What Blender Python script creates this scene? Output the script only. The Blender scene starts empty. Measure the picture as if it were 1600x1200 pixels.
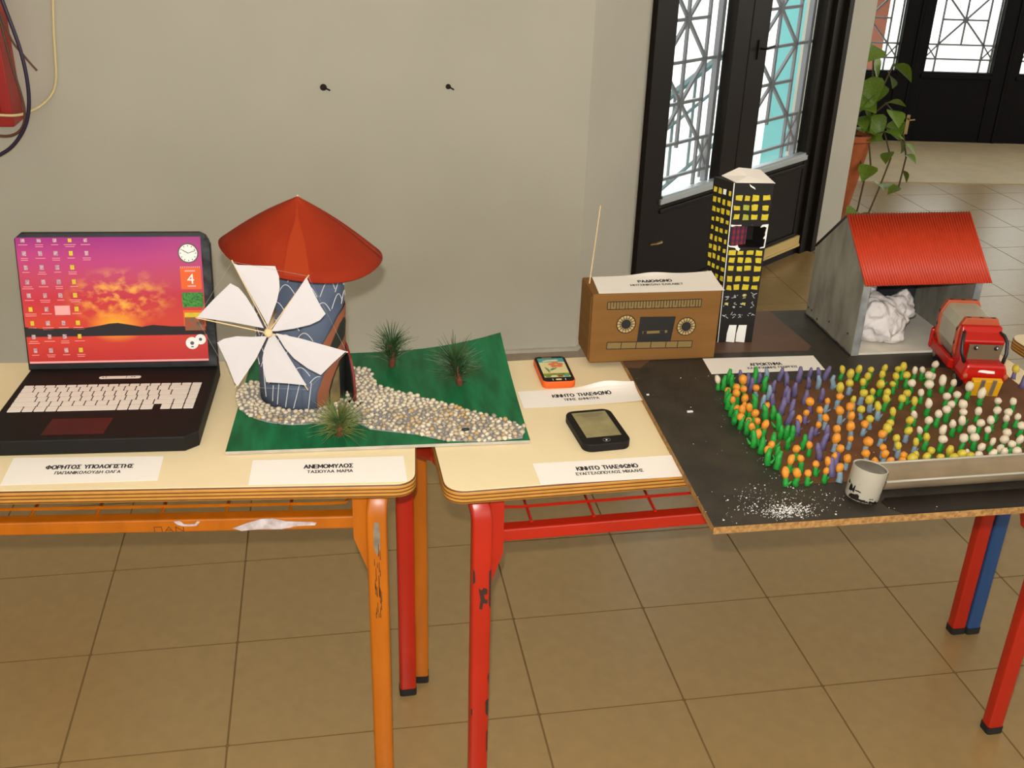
import bpy, bmesh, math, random
from mathutils import Vector, Matrix
random.seed(7)
scene = bpy.context.scene
col = scene.collection
R = math.radians

# ------------------------------------------------------------------ camera
def cam_basis(yaw, pitch, roll):
    y, p, r = R(yaw), R(pitch), R(roll)
    f = Vector((math.sin(y)*math.cos(p), math.cos(y)*math.cos(p), -math.sin(p)))
    ri = Vector((math.cos(y), -math.sin(y), 0))
    up = ri.cross(f)
    return ri*math.cos(r)+up*math.sin(r), -ri*math.sin(r)+up*math.cos(r), f
CR, CU, CF = cam_basis(10.47, 25.7, 1.84)
CAMLOC = Vector((0, 0, 1.67))
cd = bpy.data.cameras.new('camera')
cd.sensor_fit = 'HORIZONTAL'; cd.sensor_width = 36; cd.lens = 1640*36/1600
cd.clip_start = .05; cd.clip_end = 200
cam = bpy.data.objects.new('camera', cd); col.objects.link(cam)
M = Matrix((CR, CU, -CF)).transposed().to_4x4(); M.translation = CAMLOC
cam.matrix_world = M
scene.camera = cam

# ------------------------------------------------------------------ world, lights, exposure
w = bpy.data.worlds.new('World'); scene.world = w; w.use_nodes = True
bg = w.node_tree.nodes['Background']
bg.inputs[0].default_value = (1.0, 0.98, 0.935, 1); bg.inputs[1].default_value = 3.1
def point(name, loc, power, radius, colour):
    l = bpy.data.lights.new(name, 'POINT'); l.energy = power; l.shadow_soft_size = radius; l.color = colour
    o = bpy.data.objects.new(name, l); col.objects.link(o); o.location = loc
    return o
point('camera_flash', CAMLOC + CU*0.062 - CR*0.012 + CF*0.01, 112, 0.012, (1.0, 0.955, 0.88))
vs = scene.view_settings
vs.view_transform = 'Standard'; vs.look = 'None'; vs.gamma = 1; vs.use_curve_mapping = False
vs.exposure = 0.06

# ------------------------------------------------------------------ materials
def S(r, g, b):
    def c(x):
        x /= 255.0
        return x/12.92 if x <= .04045 else ((x+.055)/1.055)**2.4
    return (c(r), c(g), c(b), 1)
def mat(name, c, rough=.6, metal=0, spec=.5, var=0, scale=30, c2=None, bump=0, bscale=None, detail=4, coord='Object', stretch=None, lo=.35, hi=.65):
    m = bpy.data.materials.new(name); m.use_nodes = True
    nt = m.node_tree; b = nt.nodes['Principled BSDF']
    b.inputs['Base Color'].default_value = c
    b.inputs['Roughness'].default_value = rough; b.inputs['Metallic'].default_value = metal
    b.inputs['Specular IOR Level'].default_value = spec
    if var or c2 or bump:
        tc = nt.nodes.new('ShaderNodeTexCoord'); src = tc.outputs[coord]
        if stretch:
            mp = nt.nodes.new('ShaderNodeMapping'); mp.inputs['Scale'].default_value = stretch
            nt.links.new(src, mp.inputs[0]); src = mp.outputs[0]
    if var or c2:
        n = nt.nodes.new('ShaderNodeTexNoise'); n.inputs['Scale'].default_value = scale; n.inputs['Detail'].default_value = detail
        nt.links.new(src, n.inputs['Vector'])
        cr = nt.nodes.new('ShaderNodeValToRGB')
        cr.color_ramp.elements[0].position = lo; cr.color_ramp.elements[1].position = hi
        if c2 is None:
            c2 = tuple(min(1, x*(1+var)) for x in c[:3])+(1,)
            c1 = tuple(x*(1-var) for x in c[:3])+(1,)
        else: c1 = c
        cr.color_ramp.elements[0].color = c1; cr.color_ramp.elements[1].color = c2
        nt.links.new(n.outputs[0], cr.inputs[0]); nt.links.new(cr.outputs[0], b.inputs['Base Color'])
    if bump:
        n2 = nt.nodes.new('ShaderNodeTexNoise'); n2.inputs['Scale'].default_value = bscale or scale; n2.inputs['Detail'].default_value = 5
        nt.links.new(src, n2.inputs['Vector'])
        bp = nt.nodes.new('ShaderNodeBump'); bp.inputs['Strength'].default_value = bump; bp.inputs['Distance'].default_value = .002
        nt.links.new(n2.outputs[0], bp.inputs['Height']); nt.links.new(bp.outputs[0], b.inputs['Normal'])
    return m
M_ = {}
def mk(k, *a, **kw): M_[k] = mat(k, *a, **kw)
mk('wall_paint', S(191, 188, 174), .75, spec=.25, var=.03, scale=3, bump=.15, bscale=60)
mk('skirting', S(150, 136, 118), .5, var=.12, scale=14)
mk('skirting_top', S(190, 186, 172), .6, var=.06, scale=20)
mk('ceiling', S(225, 220, 208), .9)
mk('tile', S(157, 131, 84), .3, spec=.9, var=.05, scale=26, detail=8)
mk('grout', S(124, 100, 62), .9)
mk('riser', S(186, 168, 134), .55, var=.06, scale=8)
mk('black_metal', S(25, 19, 14), .5, spec=.2)
mk('far_black', S(12, 9, 11), .55, spec=.12)
mk('door_strip', S(214, 186, 120), .5)
mk('silver_trim', S(190, 200, 206), .35, metal=.6)
mk('grille_grey', S(120, 120, 128), .5)
mk('brass', S(190, 170, 120), .3, metal=1)
mk('laminate', S(240, 222, 182), .45, spec=.4, var=.02, scale=5)
mk('orange_paint', S(180, 98, 8), .35, var=.10, scale=9, stretch=(3, 3, .6))
mk('red_paint', S(176, 34, 14), .32, var=.06, scale=7)
mk('blue_paint', S(36, 74, 124), .4)
mk('rubber', S(24, 22, 22), .7)
mk('bare_steel', S(172, 168, 162), .35, metal=.8, var=.2, scale=40)
mk('scuff', S(64, 40, 20), .6)
mk('chip', S(52, 34, 24), .7)
mk('correction_fluid', S(214, 206, 212), .6, c2=S(176, 160, 160), scale=60)
mk('pen', S(60, 30, 10), .6)
mk('print_black', S(34, 30, 34), .8)
mk('print_grey', S(92, 90, 92), .8)
mk('paper', S(246, 240, 234), .8, spec=.2)
mk('card_black', S(17, 14, 12), .62, spec=.3, var=.15, scale=12)
mk('lid_gloss', S(9, 9, 14), .3, var=.5, scale=22, bump=.3, bscale=50)
mk('touchpad', S(64, 16, 12), .45, var=.15, scale=18)
mk('key_paper', S(236, 227, 218), .75, spec=.2)
mk('white', S(238, 236, 232), .7)
mk('green_paint', S(10, 88, 50), .55, spec=.35, c2=S(20, 118, 72), scale=9, stretch=(5, 1, 1), bump=.15, bscale=40)
mk('board_edge', S(176, 168, 156), .8, var=.1, scale=30)
mk('tower_blue', S(96, 108, 130), .7, spec=.3, c2=S(78, 88, 110), scale=10)
mk('chalk', S(214, 216, 220), .8)
mk('roof_red', S(148, 46, 18), .75, spec=.15, c2=S(136, 38, 16), scale=7, bump=.2, bscale=18)
mk('roof_seam', S(154, 53, 22), .75, spec=.15)
mk('mill_brown', S(142, 82, 54), .65, var=.08, scale=12)
mk('mill_dark', S(30, 34, 30), .6)
mk('mill_inside', S(150, 128, 80), .8, c2=S(88, 74, 50), scale=20)
mk('dark_red', S(120, 32, 30), .55, var=.2, scale=60)
mk('stick', S(214, 186, 142), .6, var=.08, scale=40)
mk('sail_paper', S(200, 196, 200), .75, spec=.2)
mk('thread', S(150, 148, 146), .7)
for i, c in enumerate([(190, 174, 146), (212, 200, 176), (150, 142, 132), (186, 156, 108)]):
    mk('pebble_%d' % i, S(*c), .55, var=.08, scale=60)
mk('glue_grey', S(150, 150, 156), .6, var=.1, scale=60)
mk('bark', S(112, 58, 36), .8, var=.3, scale=120)
mk('needle', S(62, 92, 46), .5, c2=S(38, 70, 40), scale=30)
mk('needle_yellow', S(120, 122, 62), .5, c2=S(58, 92, 48), scale=30)
mk('orange_card', S(226, 92, 16), .5)
mk('cardboard', S(128, 90, 45), .75, spec=.2, c2=S(121, 84, 41), scale=6, stretch=(1, 1, 8))
mk('tape_print', S(128, 104, 56), .7)
mk('pen_black', S(26, 24, 22), .7)
mk('dial_pale', S(186, 158, 104), .7)
mk('tower_black', S(26, 23, 22), .55, spec=.35, var=.15, scale=30)
mk('yellow_paint', S(206, 186, 40), .6, var=.10, scale=90)
mk('green_yellow', S(160, 168, 52), .6)
mk('cavity', S(14, 10, 14), .9)
mk('board_black', S(60, 54, 46), .5, spec=.45, c2=S(46, 42, 37), scale=22, bump=.3, bscale=90)
mk('wet_black', S(24, 20, 20), .25)
mk('chipboard', S(176, 134, 78), .85, c2=S(132, 96, 50), scale=160)
mk('soil', S(110, 74, 48), .75, spec=.25, c2=S(94, 62, 40), scale=20, bump=.3, bscale=120)
mk('brown_paint', S(106, 76, 56), .5, spec=.4, c2=S(92, 68, 54), scale=8)
mk('foam', S(226, 224, 220), .8)
mk('barn_grey', S(140, 138, 126), .6, c2=S(112, 108, 98), scale=14, stretch=(2, 2, .7))
mk('barn_post', S(146, 148, 148), .5, c2=S(112, 116, 118), scale=30)
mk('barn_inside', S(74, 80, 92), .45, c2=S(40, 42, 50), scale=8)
mk('barn_floor', S(226, 220, 208), .6, var=.05, scale=20)
mk('barn_roof', S(186, 52, 20), .45, spec=.4, var=.04, scale=40)
mk('cotton', S(222, 216, 214), .95, spec=.05, bump=1.0, bscale=110)
mk('toy_red', S(180, 22, 12), .3)
mk('toy_tank', S(166, 160, 142), .4, c2=S(190, 185, 168), scale=12)
mk('toy_black', S(30, 24, 28), .4)
mk('toy_glass', S(112, 98, 78), .3)
mk('toy_yellow', S(226, 166, 24), .4)
mk('toy_frame', S(176, 84, 52), .4)
mk('pvc', S(168, 162, 148), .35, var=.03, scale=20)
mk('gutter', S(156, 138, 112), .4, metal=.2, c2=S(136, 119, 96), scale=14)
mk('clay_green', S(30, 146, 50), .6, var=.12, scale=150)
mk('clay_orange', S(216, 140, 40), .6, var=.08, scale=150)
mk('clay_yellow', S(194, 174, 52), .6, var=.08, scale=150)
mk('clay_white', S(212, 198, 174), .6, var=.05, scale=150)
mk('clay_purple', S(100, 90, 132), .6, var=.10, scale=150)
mk('clay_blue', S(122, 148, 164), .6, var=.10, scale=150)
mk('terracotta', S(176, 92, 48), .7, var=.1, scale=20)
mk('leaf', S(86, 122, 30), .4, c2=S(120, 146, 48), scale=16)
mk('vine', S(84, 70, 36), .6)
mk('soil_dark', S(50, 38, 28), .9)
mk('cabinet_red', S(160, 24, 16), .4)
mk('cable_black', S(36, 26, 56), .4)
mk('cable_white', S(220, 204, 150), .5)
mk('cable_brown', S(92, 60, 44), .5)
mk('hole', S(36, 30, 26), .9)
mk('turquoise', S(112, 178, 182), .7)
mk('pink_wall', S(150, 74, 84), .8)
mk('peach', S(150, 86, 66), .8)
mk('outside_grey', S(112, 122, 128), .6)
mk('outside_ground', S(236, 238, 232), .9)
mk('lawn', S(80, 120, 50), .9)

def glass():
    m = bpy.data.materials.new('window_glass'); m.use_nodes = True
    nt = m.node_tree; nt.nodes.remove(nt.nodes['Principled BSDF'])
    t = nt.nodes.new('ShaderNodeBsdfTransparent'); g = nt.nodes.new('ShaderNodeBsdfGlossy'); g.inputs['Roughness'].default_value = .03
    lw = nt.nodes.new('ShaderNodeLayerWeight'); lw.inputs[0].default_value = .5
    pw = nt.nodes.new('ShaderNodeMath'); pw.operation = 'POWER'; pw.inputs[1].default_value = 4; nt.links.new(lw.outputs['Facing'], pw.inputs[0])
    sc = nt.nodes.new('ShaderNodeMath'); sc.operation = 'MULTIPLY_ADD'; sc.inputs[1].default_value = .5; sc.inputs[2].default_value = .03; nt.links.new(pw.outputs[0], sc.inputs[0])
    mx = nt.nodes.new('ShaderNodeMixShader')
    t.inputs[0].default_value = (.93, .96, .96, 1)
    nt.links.new(sc.outputs[0], mx.inputs[0]); nt.links.new(t.outputs[0], mx.inputs[1]); nt.links.new(g.outputs[0], mx.inputs[2])
    nt.links.new(mx.outputs[0], nt.nodes['Material Output'].inputs[0])
    M_['glass'] = m
glass()
def ply():
    m = mat('plywood_edge', S(190, 130, 52), .5)
    nt = m.node_tree; b = nt.nodes['Principled BSDF']
    tc = nt.nodes.new('ShaderNodeTexCoord'); sx = nt.nodes.new('ShaderNodeSeparateXYZ'); nt.links.new(tc.outputs['Object'], sx.inputs[0])
    ml = nt.nodes.new('ShaderNodeMath'); ml.operation = 'MULTIPLY'; ml.inputs[1].default_value = 1/.0066; nt.links.new(sx.outputs[2], ml.inputs[0])
    fr = nt.nodes.new('ShaderNodeMath'); fr.operation = 'FRACT'; nt.links.new(ml.outputs[0], fr.inputs[0])
    cr = nt.nodes.new('ShaderNodeValToRGB'); e = cr.color_ramp.elements
    e[0].position = 0; e[0].color = S(92, 50, 16); e[1].position = .36; e[1].color = S(206, 146, 62)
    x = e.new(.26); x.color = S(104, 60, 18)
    nt.links.new(fr.outputs[0], cr.inputs[0])
    n = nt.nodes.new('ShaderNodeTexNoise'); n.inputs['Scale'].default_value = 40; nt.links.new(tc.outputs['Object'], n.inputs['Vector'])
    mx = nt.nodes.new('ShaderNodeMixRGB'); mx.blend_type = 'MULTIPLY'; mx.inputs[0].default_value = .35
    nt.links.new(cr.outputs[0], mx.inputs[1]); nt.links.new(n.outputs[0], mx.inputs[2]); nt.links.new(mx.outputs[0], b.inputs['Base Color'])
    M_['ply'] = m
ply()
def sunset():
    # printed desktop picture: flat print on the paper screen
    m = mat('sunset_print', S(214, 60, 90), .4)
    nt = m.node_tree; b = nt.nodes['Principled BSDF']
    tc = nt.nodes.new('ShaderNodeTexCoord'); sx = nt.nodes.new('ShaderNodeSeparateXYZ'); nt.links.new(tc.outputs['Generated'], sx.inputs[0])
    n = nt.nodes.new('ShaderNodeTexNoise'); n.inputs['Scale'].default_value = 3.2; n.inputs['Detail'].default_value = 3
    nt.links.new(tc.outputs['Generated'], n.inputs['Vector'])
    a = nt.nodes.new('ShaderNodeMath'); a.operation = 'MULTIPLY_ADD'; a.inputs[1].default_value = .16; a.inputs[2].default_value = -.08
    nt.links.new(n.outputs[0], a.inputs[0])
    ad = nt.nodes.new('ShaderNodeMath'); ad.operation = 'ADD'; nt.links.new(a.outputs[0], ad.inputs[0]); nt.links.new(sx.outputs[1], ad.inputs[1])
    cr = nt.nodes.new('ShaderNodeValToRGB'); e = cr.color_ramp.elements
    e[0].position = 0; e[0].color = S(180, 28, 30); e[1].position = 1; e[1].color = S(148, 22, 122)
    for p, c in ((.2, (196, 48, 32)), (.34, (198, 52, 32)), (.52, (186, 34, 54)), (.68, (184, 56, 92)), (.85, (178, 50, 120))):
        x = e.new(p); x.color = S(*c)
    nt.links.new(ad.outputs[0], cr.inputs[0])
    # glowing clouds printed in the middle
    def dist(cx, cy, sx_, sy_):
        mp = nt.nodes.new('ShaderNodeMapping'); mp.vector_type = 'POINT'
        mp.inputs['Location'].default_value = (-cx*sx_, -cy*sy_, 0); mp.inputs['Scale'].default_value = (sx_, sy_, 0)
        nt.links.new(tc.outputs['Generated'], mp.inputs[0])
        g = nt.nodes.new('ShaderNodeTexGradient'); g.gradient_type = 'SPHERICAL'; nt.links.new(mp.outputs[0], g.inputs[0])
        return g.outputs['Fac']
    n2 = nt.nodes.new('ShaderNodeTexNoise'); n2.inputs['Scale'].default_value = 14; n2.inputs['Detail'].default_value = 5
    nt.links.new(tc.outputs['Generated'], n2.inputs['Vector'])
    c2 = nt.nodes.new('ShaderNodeValToRGB'); c2.color_ramp.elements[0].position = .46; c2.color_ramp.elements[1].position = .66
    nt.links.new(n2.outputs[0], c2.inputs[0])
    mu = nt.nodes.new('ShaderNodeMath'); mu.operation = 'MULTIPLY'; nt.links.new(c2.outputs[0], mu.inputs[0]); nt.links.new(dist(.53, .53, 3.0, 4.0), mu.inputs[1])
    mx = nt.nodes.new('ShaderNodeMixRGB'); mx.inputs[2].default_value = S(250, 190, 60)
    nt.links.new(mu.outputs[0], mx.inputs[0]); nt.links.new(cr.outputs[0], mx.inputs[1])
    mx2 = nt.nodes.new('ShaderNodeMixRGB'); mx2.inputs[2].default_value = S(252, 176, 30)
    nt.links.new(dist(.5, .30, 6.0, 7.0), mx2.inputs[0]); nt.links.new(mx.outputs[0], mx2.inputs[1])
    nt.links.new(mx2.outputs[0], b.inputs['Base Color'])
    M_['sunset'] = m
sunset()
def tartan():
    m = mat('tartan', S(150, 30, 40), .8)
    nt = m.node_tree; b = nt.nodes['Principled BSDF']
    tc = nt.nodes.new('ShaderNodeTexCoord')
    def wave(d, s):
        wv = nt.nodes.new('ShaderNodeTexWave'); wv.bands_direction = d; wv.inputs['Scale'].default_value = s; wv.inputs['Distortion'].default_value = 0
        nt.links.new(tc.outputs['Object'], wv.inputs[0]); return wv.outputs[0]
    mx = nt.nodes.new('ShaderNodeMixRGB'); mx.inputs[1].default_value = S(160, 30, 44); mx.inputs[2].default_value = S(40, 40, 66); nt.links.new(wave('X', 30), mx.inputs[0])
    mx2 = nt.nodes.new('ShaderNodeMixRGB'); mx2.inputs[2].default_value = S(34, 36, 58)
    nt.links.new(mx.outputs[0], mx2.inputs[1])
    k = nt.nodes.new('ShaderNodeMath'); k.operation = 'MULTIPLY'; k.inputs[1].default_value = .6; nt.links.new(wave('Z', 24), k.inputs[0]); nt.links.new(k.outputs[0], mx2.inputs[0])
    nt.links.new(mx2.outputs[0], b.inputs['Base Color'])
    M_['tartan'] = m
tartan()

# ------------------------------------------------------------------ mesh helpers
class MB:
    def __init__(s): s.v = []; s.f = []; s.m = []
    def add(s, vs, fs, mi=0):
        o = len(s.v); s.v += [tuple(v) for v in vs]; s.f += [tuple(i+o for i in f) for f in fs]; s.m += [mi]*len(fs); return s
    def box(s, c, d, rz=0, mi=0, M=None):
        x, y, z = d[0]/2, d[1]/2, d[2]/2
        vs = [Vector(p) for p in ((-x,-y,-z),(x,-y,-z),(x,y,-z),(-x,y,-z),(-x,-y,z),(x,-y,z),(x,y,z),(-x,y,z))]
        if M is not None: vs = [M @ v for v in vs]
        elif rz:
            q = Matrix.Rotation(rz, 3, 'Z'); vs = [q @ v for v in vs]
        vs = [v+Vector(c) for v in vs]
        return s.add(vs, [(0,3,2,1),(4,5,6,7),(0,1,5,4),(1,2,6,5),(2,3,7,6),(3,0,4,7)], mi)
    def prism(s, poly, z0, z1, mi=0, mt=None):
        n = len(poly)
        a = sum(poly[i][0]*poly[(i+1) % n][1]-poly[(i+1) % n][0]*poly[i][1] for i in range(n))
        if a < 0: poly = poly[::-1]
        vs = [(p[0], p[1], z0) for p in poly]+[(p[0], p[1], z1) for p in poly]
        o = len(s.v); s.v += vs
        s.f.append(tuple(o+i for i in range(n))[::-1]); s.m.append(mi)
        s.f.append(tuple(o+n+i for i in range(n))); s.m.append(mi if mt is None else mt)
        for i in range(n):
            j = (i+1) % n; s.f.append((o+i, o+j, o+n+j, o+n+i)); s.m.append(mi)
        return s
    def tube(s, path, r, n=8, sec=None, mi=0, cap=True, up=None):
        path = [Vector(p) for p in path]; k = len(path)
        rs = r if isinstance(r, (list, tuple)) else [r]*k
        if sec is None: sec = [(math.cos(2*math.pi*i/n), math.sin(2*math.pi*i/n)) for i in range(n)]
        n = len(sec); u = None; rings = []
        for i, p in enumerate(path):
            t = (path[min(i+1, k-1)]-path[max(i-1, 0)]).normalized()
            if u is None:
                u = Vector(up) if up else (Vector((0, 0, 1)) if abs(t.z) < .9 else Vector((1, 0, 0)))
            u = (u-t*u.dot(t)).normalized(); v2 = t.cross(u)
            rings.append([p+(u*a+v2*b)*rs[i] for a, b in sec])
        vs = [q for rg in rings for q in rg]; fs = []
        for i in range(k-1):
            for j in range(n):
                j2 = (j+1) % n; fs.append((i*n+j, i*n+j2, (i+1)*n+j2, (i+1)*n+j))
        if cap: fs += [tuple(range(n))[::-1], tuple((k-1)*n+j for j in range(n))]
        return s.add(vs, fs, mi)
    def lathe(s, prof, n=24, c=(0, 0, 0), mi=0, M=None):
        vs = []; fs = []
        for (r, z) in prof:
            for j in range(n):
                a = 2*math.pi*j/n; p = Vector((r*math.cos(a), r*math.sin(a), z))
                if M is not None: p = M @ p
                vs.append(p+Vector(c))
        for i in range(len(prof)-1):
            for j in range(n):
                j2 = (j+1) % n; fs.append((i*n+j, i*n+j2, (i+1)*n+j2, (i+1)*n+j))
        if prof[0][0] > 1e-6: fs.append(tuple(range(n))[::-1])
        if prof[-1][0] > 1e-6: fs.append(tuple((len(prof)-1)*n+j for j in range(n)))
        return s.add(vs, fs, mi)
    def grid(s, fn, nu, nv, mi=0):
        vs = [fn(i/nu, j/nv) for j in range(nv+1) for i in range(nu+1)]
        fs = [(j*(nu+1)+i, j*(nu+1)+i+1, (j+1)*(nu+1)+i+1, (j+1)*(nu+1)+i) for j in range(nv) for i in range(nu)]
        return s.add(vs, fs, mi)
    def ico(s, c, r, sub=1, M=None, noise=0, mi=0):
        bm = bmesh.new(); bmesh.ops.create_icosphere(bm, subdivisions=sub, radius=1)
        vs = []
        for v in bm.verts:
            p = v.co*(1+random.uniform(-noise, noise))
            p = Vector((p.x*r[0], p.y*r[1], p.z*r[2]))
            if M is not None: p = M @ p
            vs.append(p+Vector(c))
        fs = [[v.index for v in f.verts] for f in bm.faces]; bm.free()
        return s.add(vs, fs, mi)
    def xf(s, M):
        s.v = [tuple(M @ Vector(p)) for p in s.v]; return s
    def off(s, d):
        d = Vector(d); s.v = [tuple(Vector(p)-d) for p in s.v]; return s
    def mesh(s, name, mats, smooth=False, fix=True):
        me = bpy.data.meshes.new(name); me.from_pydata(s.v, [], s.f)
        for m in (mats if isinstance(mats, (list, tuple)) else [mats]): me.materials.append(M_[m])
        me.polygons.foreach_set('material_index', s.m)
        if fix:
            bm = bmesh.new(); bm.from_mesh(me); bmesh.ops.recalc_face_normals(bm, faces=bm.faces); bm.to_mesh(me); bm.free()
        if smooth:
            me.polygons.foreach_set('use_smooth', [True]*len(me.polygons))
            if smooth != 'all': me.set_sharp_from_angle(angle=R(40))
        me.update(); return me
    def build(s, name, mats, parent=None, smooth=False, bevel=0, solid=0, fix=True, off=None):
        if off is not None: s.off(off)
        o = bpy.data.objects.new(name, s.mesh(name, mats, smooth, fix)); col.objects.link(o); o.parent = parent
        if solid:
            md = o.modifiers.new('solidify', 'SOLIDIFY'); md.thickness = solid; md.offset = -1
        if bevel:
            md = o.modifiers.new('bevel', 'BEVEL'); md.width = bevel; md.segments = 2; md.limit_method = 'ANGLE'; md.angle_limit = R(50)
        return o
def tag(o, label=None, cat=None, group=None, kind=None):
    if label: o['label'] = label
    if cat: o['category'] = cat
    if group: o['group'] = group
    if kind: o['kind'] = kind
    return o
def thing(name, loc, label, cat, rz=0, group=None):
    o = bpy.data.objects.new(name, None); o.empty_display_size = .05; col.objects.link(o)
    o.location = loc; o.rotation_euler = (0, 0, rz)
    return tag(o, label, cat, group)
def struct(name, loc=(0, 0, 0), rz=0):
    o = bpy.data.objects.new(name, None); col.objects.link(o); o.location = loc; o.rotation_euler = (0, 0, rz); o['kind'] = 'structure'
    return o
def text_mb(s, width, ys=1.0, bold=.02, height=None):
    """flat lettering, centred on the origin, in the XY plane"""
    c = bpy.data.curves.new('lettering', 'FONT'); c.body = s; c.align_x = 'CENTER'; c.align_y = 'CENTER'; c.offset = bold; c.resolution_u = 2
    o = bpy.data.objects.new('lettering_tmp', c); col.objects.link(o)
    dg = bpy.context.evaluated_depsgraph_get(); me = bpy.data.meshes.new_from_object(o.evaluated_get(dg))
    b = MB(); vs = [v.co.copy() for v in me.vertices]
    if vs:
        x0 = min(v.x for v in vs); x1 = max(v.x for v in vs); y0 = min(v.y for v in vs); y1 = max(v.y for v in vs)
        k = width/(x1-x0) if width else height/(y1-y0)
        b.add([((v.x-(x0+x1)/2)*k, (v.y-(y0+y1)/2)*k*ys, 0) for v in vs], [list(p.vertices) for p in me.polygons])
    bpy.data.objects.remove(o); bpy.data.curves.remove(c); bpy.data.meshes.remove(me)
    return b
def _arc(cx, cy, rx, ry, a0, a1, n=12): return [(cx+rx*math.cos(R(a0+(a1-a0)*k/n)), cy+ry*math.sin(R(a0+(a1-a0)*k/n))) for k in range(n+1)]
GLYPH = {   # capitals as pen strokes on a 0..w by 0..1 cell
 'Α': (.72, [[(0, 0), (.36, 1), (.72, 0)], [(.13, .34), (.59, .34)]]), 'Β': (.6, [[(0, 0), (0, 1), (.32, 1)]+_arc(.32, .76, .22, .24, 90, -90)+[(0, .52)], _arc(.34, .26, .26, .26, 90, -90)+[(0, 0)]]),
 'Γ': (.55, [[(0, 0), (0, 1), (.55, 1)]]), 'Δ': (.72, [[(0, 0), (.36, 1), (.72, 0), (0, 0)]]), 'Ε': (.56, [[(.56, 0), (0, 0), (0, 1), (.56, 1)], [(0, .52), (.5, .52)]]),
 'Η': (.66, [[(0, 0), (0, 1)], [(.66, 0), (.66, 1)], [(0, .52), (.66, .52)]]), 'Ι': (.0, [[(0, 0), (0, 1)]]), 'Κ': (.64, [[(0, 0), (0, 1)], [(.62, 1), (.0, .40)], [(.2, .58), (.64, 0)]]),
 'Λ': (.70, [[(0, 0), (.35, 1), (.70, 0)]]), 'Μ': (.8, [[(0, 0), (0, 1), (.4, .3), (.8, 1), (.8, 0)]]), 'Ν': (.68, [[(0, 0), (0, 1), (.68, 0), (.68, 1)]]),
 'Ο': (.8, [_arc(.4, .5, .4, .5, 0, 360, 24)]), 'Π': (.66, [[(0, 0), (0, 1), (.66, 1), (.66, 0)]]), 'Ρ': (.58, [[(0, 0), (0, 1), (.32, 1)]+_arc(.32, .73, .26, .27, 90, -90)+[(0, .46)]]),
 'Σ': (.6, [[(.6, 0), (0, 0), (.36, .52), (0, 1), (.6, 1)]]), 'Τ': (.66, [[(0, 1), (.66, 1)], [(.33, 1), (.33, 0)]]), 'Υ': (.66, [[(0, 1), (.33, .48), (.66, 1)], [(.33, .48), (.33, 0)]]),
 'Φ': (.84, [_arc(.42, .5, .42, .32, 0, 360, 24), [(.42, 0), (.42, 1)]]), 'Χ': (.66, [[(0, 0), (.66, 1)], [(0, 1), (.66, 0)]]), 'Ω': (.8, [[(0, 0), (.26, 0)]+_arc(.4, .58, .38, .42, 240, -60, 18)+[(.54, 0), (.8, 0)]])}
def pen_mb(s, width, height, bold=.14):
    """flat pen-stroke lettering centred on the origin in the XY plane"""
    b = MB(); x = 0; segs = []
    for ch in s:
        if ch == ' ': x += .55; continue
        w, st = GLYPH[ch]
        for pl in st:
            for p, q in zip(pl[:-1], pl[1:]): segs.append((x+p[0], p[1], x+q[0], q[1]))
        x += w+.26
    W = x-.26; kx = width/W; ky = height; h = bold/2*min(ky, kx*1.3)
    for n, (x0, y0, x1, y1) in enumerate(segs):
        p = Vector(((x0-W/2)*kx, (y0-.5)*ky)); q = Vector(((x1-W/2)*kx, (y1-.5)*ky)); d = (q-p).normalized(); o = Vector((-d.y, d.x))*h; e = d*h*.8
        z = .00001*(n % 7)
        b.add([(*(p-e-o), z), (*(q+e-o), z), (*(q+e+o), z), (*(p-e+o), z)], [(0, 1, 2, 3)])
    return b
def frame(origin, ex, ey):
    """matrix with local x along ex, y along ey"""
    ex = Vector(ex).normalized(); ey = Vector(ey); ey = (ey-ex*ey.dot(ex)).normalized(); ez = ex.cross(ey)
    m = Matrix((ex, ey, ez)).transposed().to_4x4(); m.translation = Vector(origin); return m
def rrect(w, d, r, n=5, cx=0, cy=0):
    out = []
    for (sx, sy, a0) in ((1, 1, 0), (-1, 1, 90), (-1, -1, 180), (1, -1, 270)):
        for i in range(n+1):
            a = R(a0+90*i/n); out.append((cx+sx*(w/2-r)+r*math.cos(a), cy+sy*(d/2-r)+r*math.sin(a)))
    return out
def inpoly(x, y, P):
    c = False; j = len(P)-1
    for i in range(len(P)):
        if (P[i][1] > y) != (P[j][1] > y) and x < (P[j][0]-P[i][0])*(y-P[i][1])/(P[j][1]-P[i][1])+P[i][0]: c = not c
        j = i
    return c

# ================================================================== the setting
WY = 3.45                       # face of the grey wall
CORNER = (.87, WY)
DP0 = Vector((2.2, 4.65, 0)); DA = R(37)
def dpt(s, y=0):                # a point on the slanting entrance wall
    return (DP0.x+s*math.cos(DA)-y*math.sin(DA), DP0.y+s*math.sin(DA)+y*math.cos(DA))
FP0 = Vector((4.247, 7.14, 0)); FA = R(-9)
def fpt(s, y=0): return (FP0.x+s*math.cos(FA)-y*math.sin(FA), FP0.y+s*math.sin(FA)+y*math.cos(FA))

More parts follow.
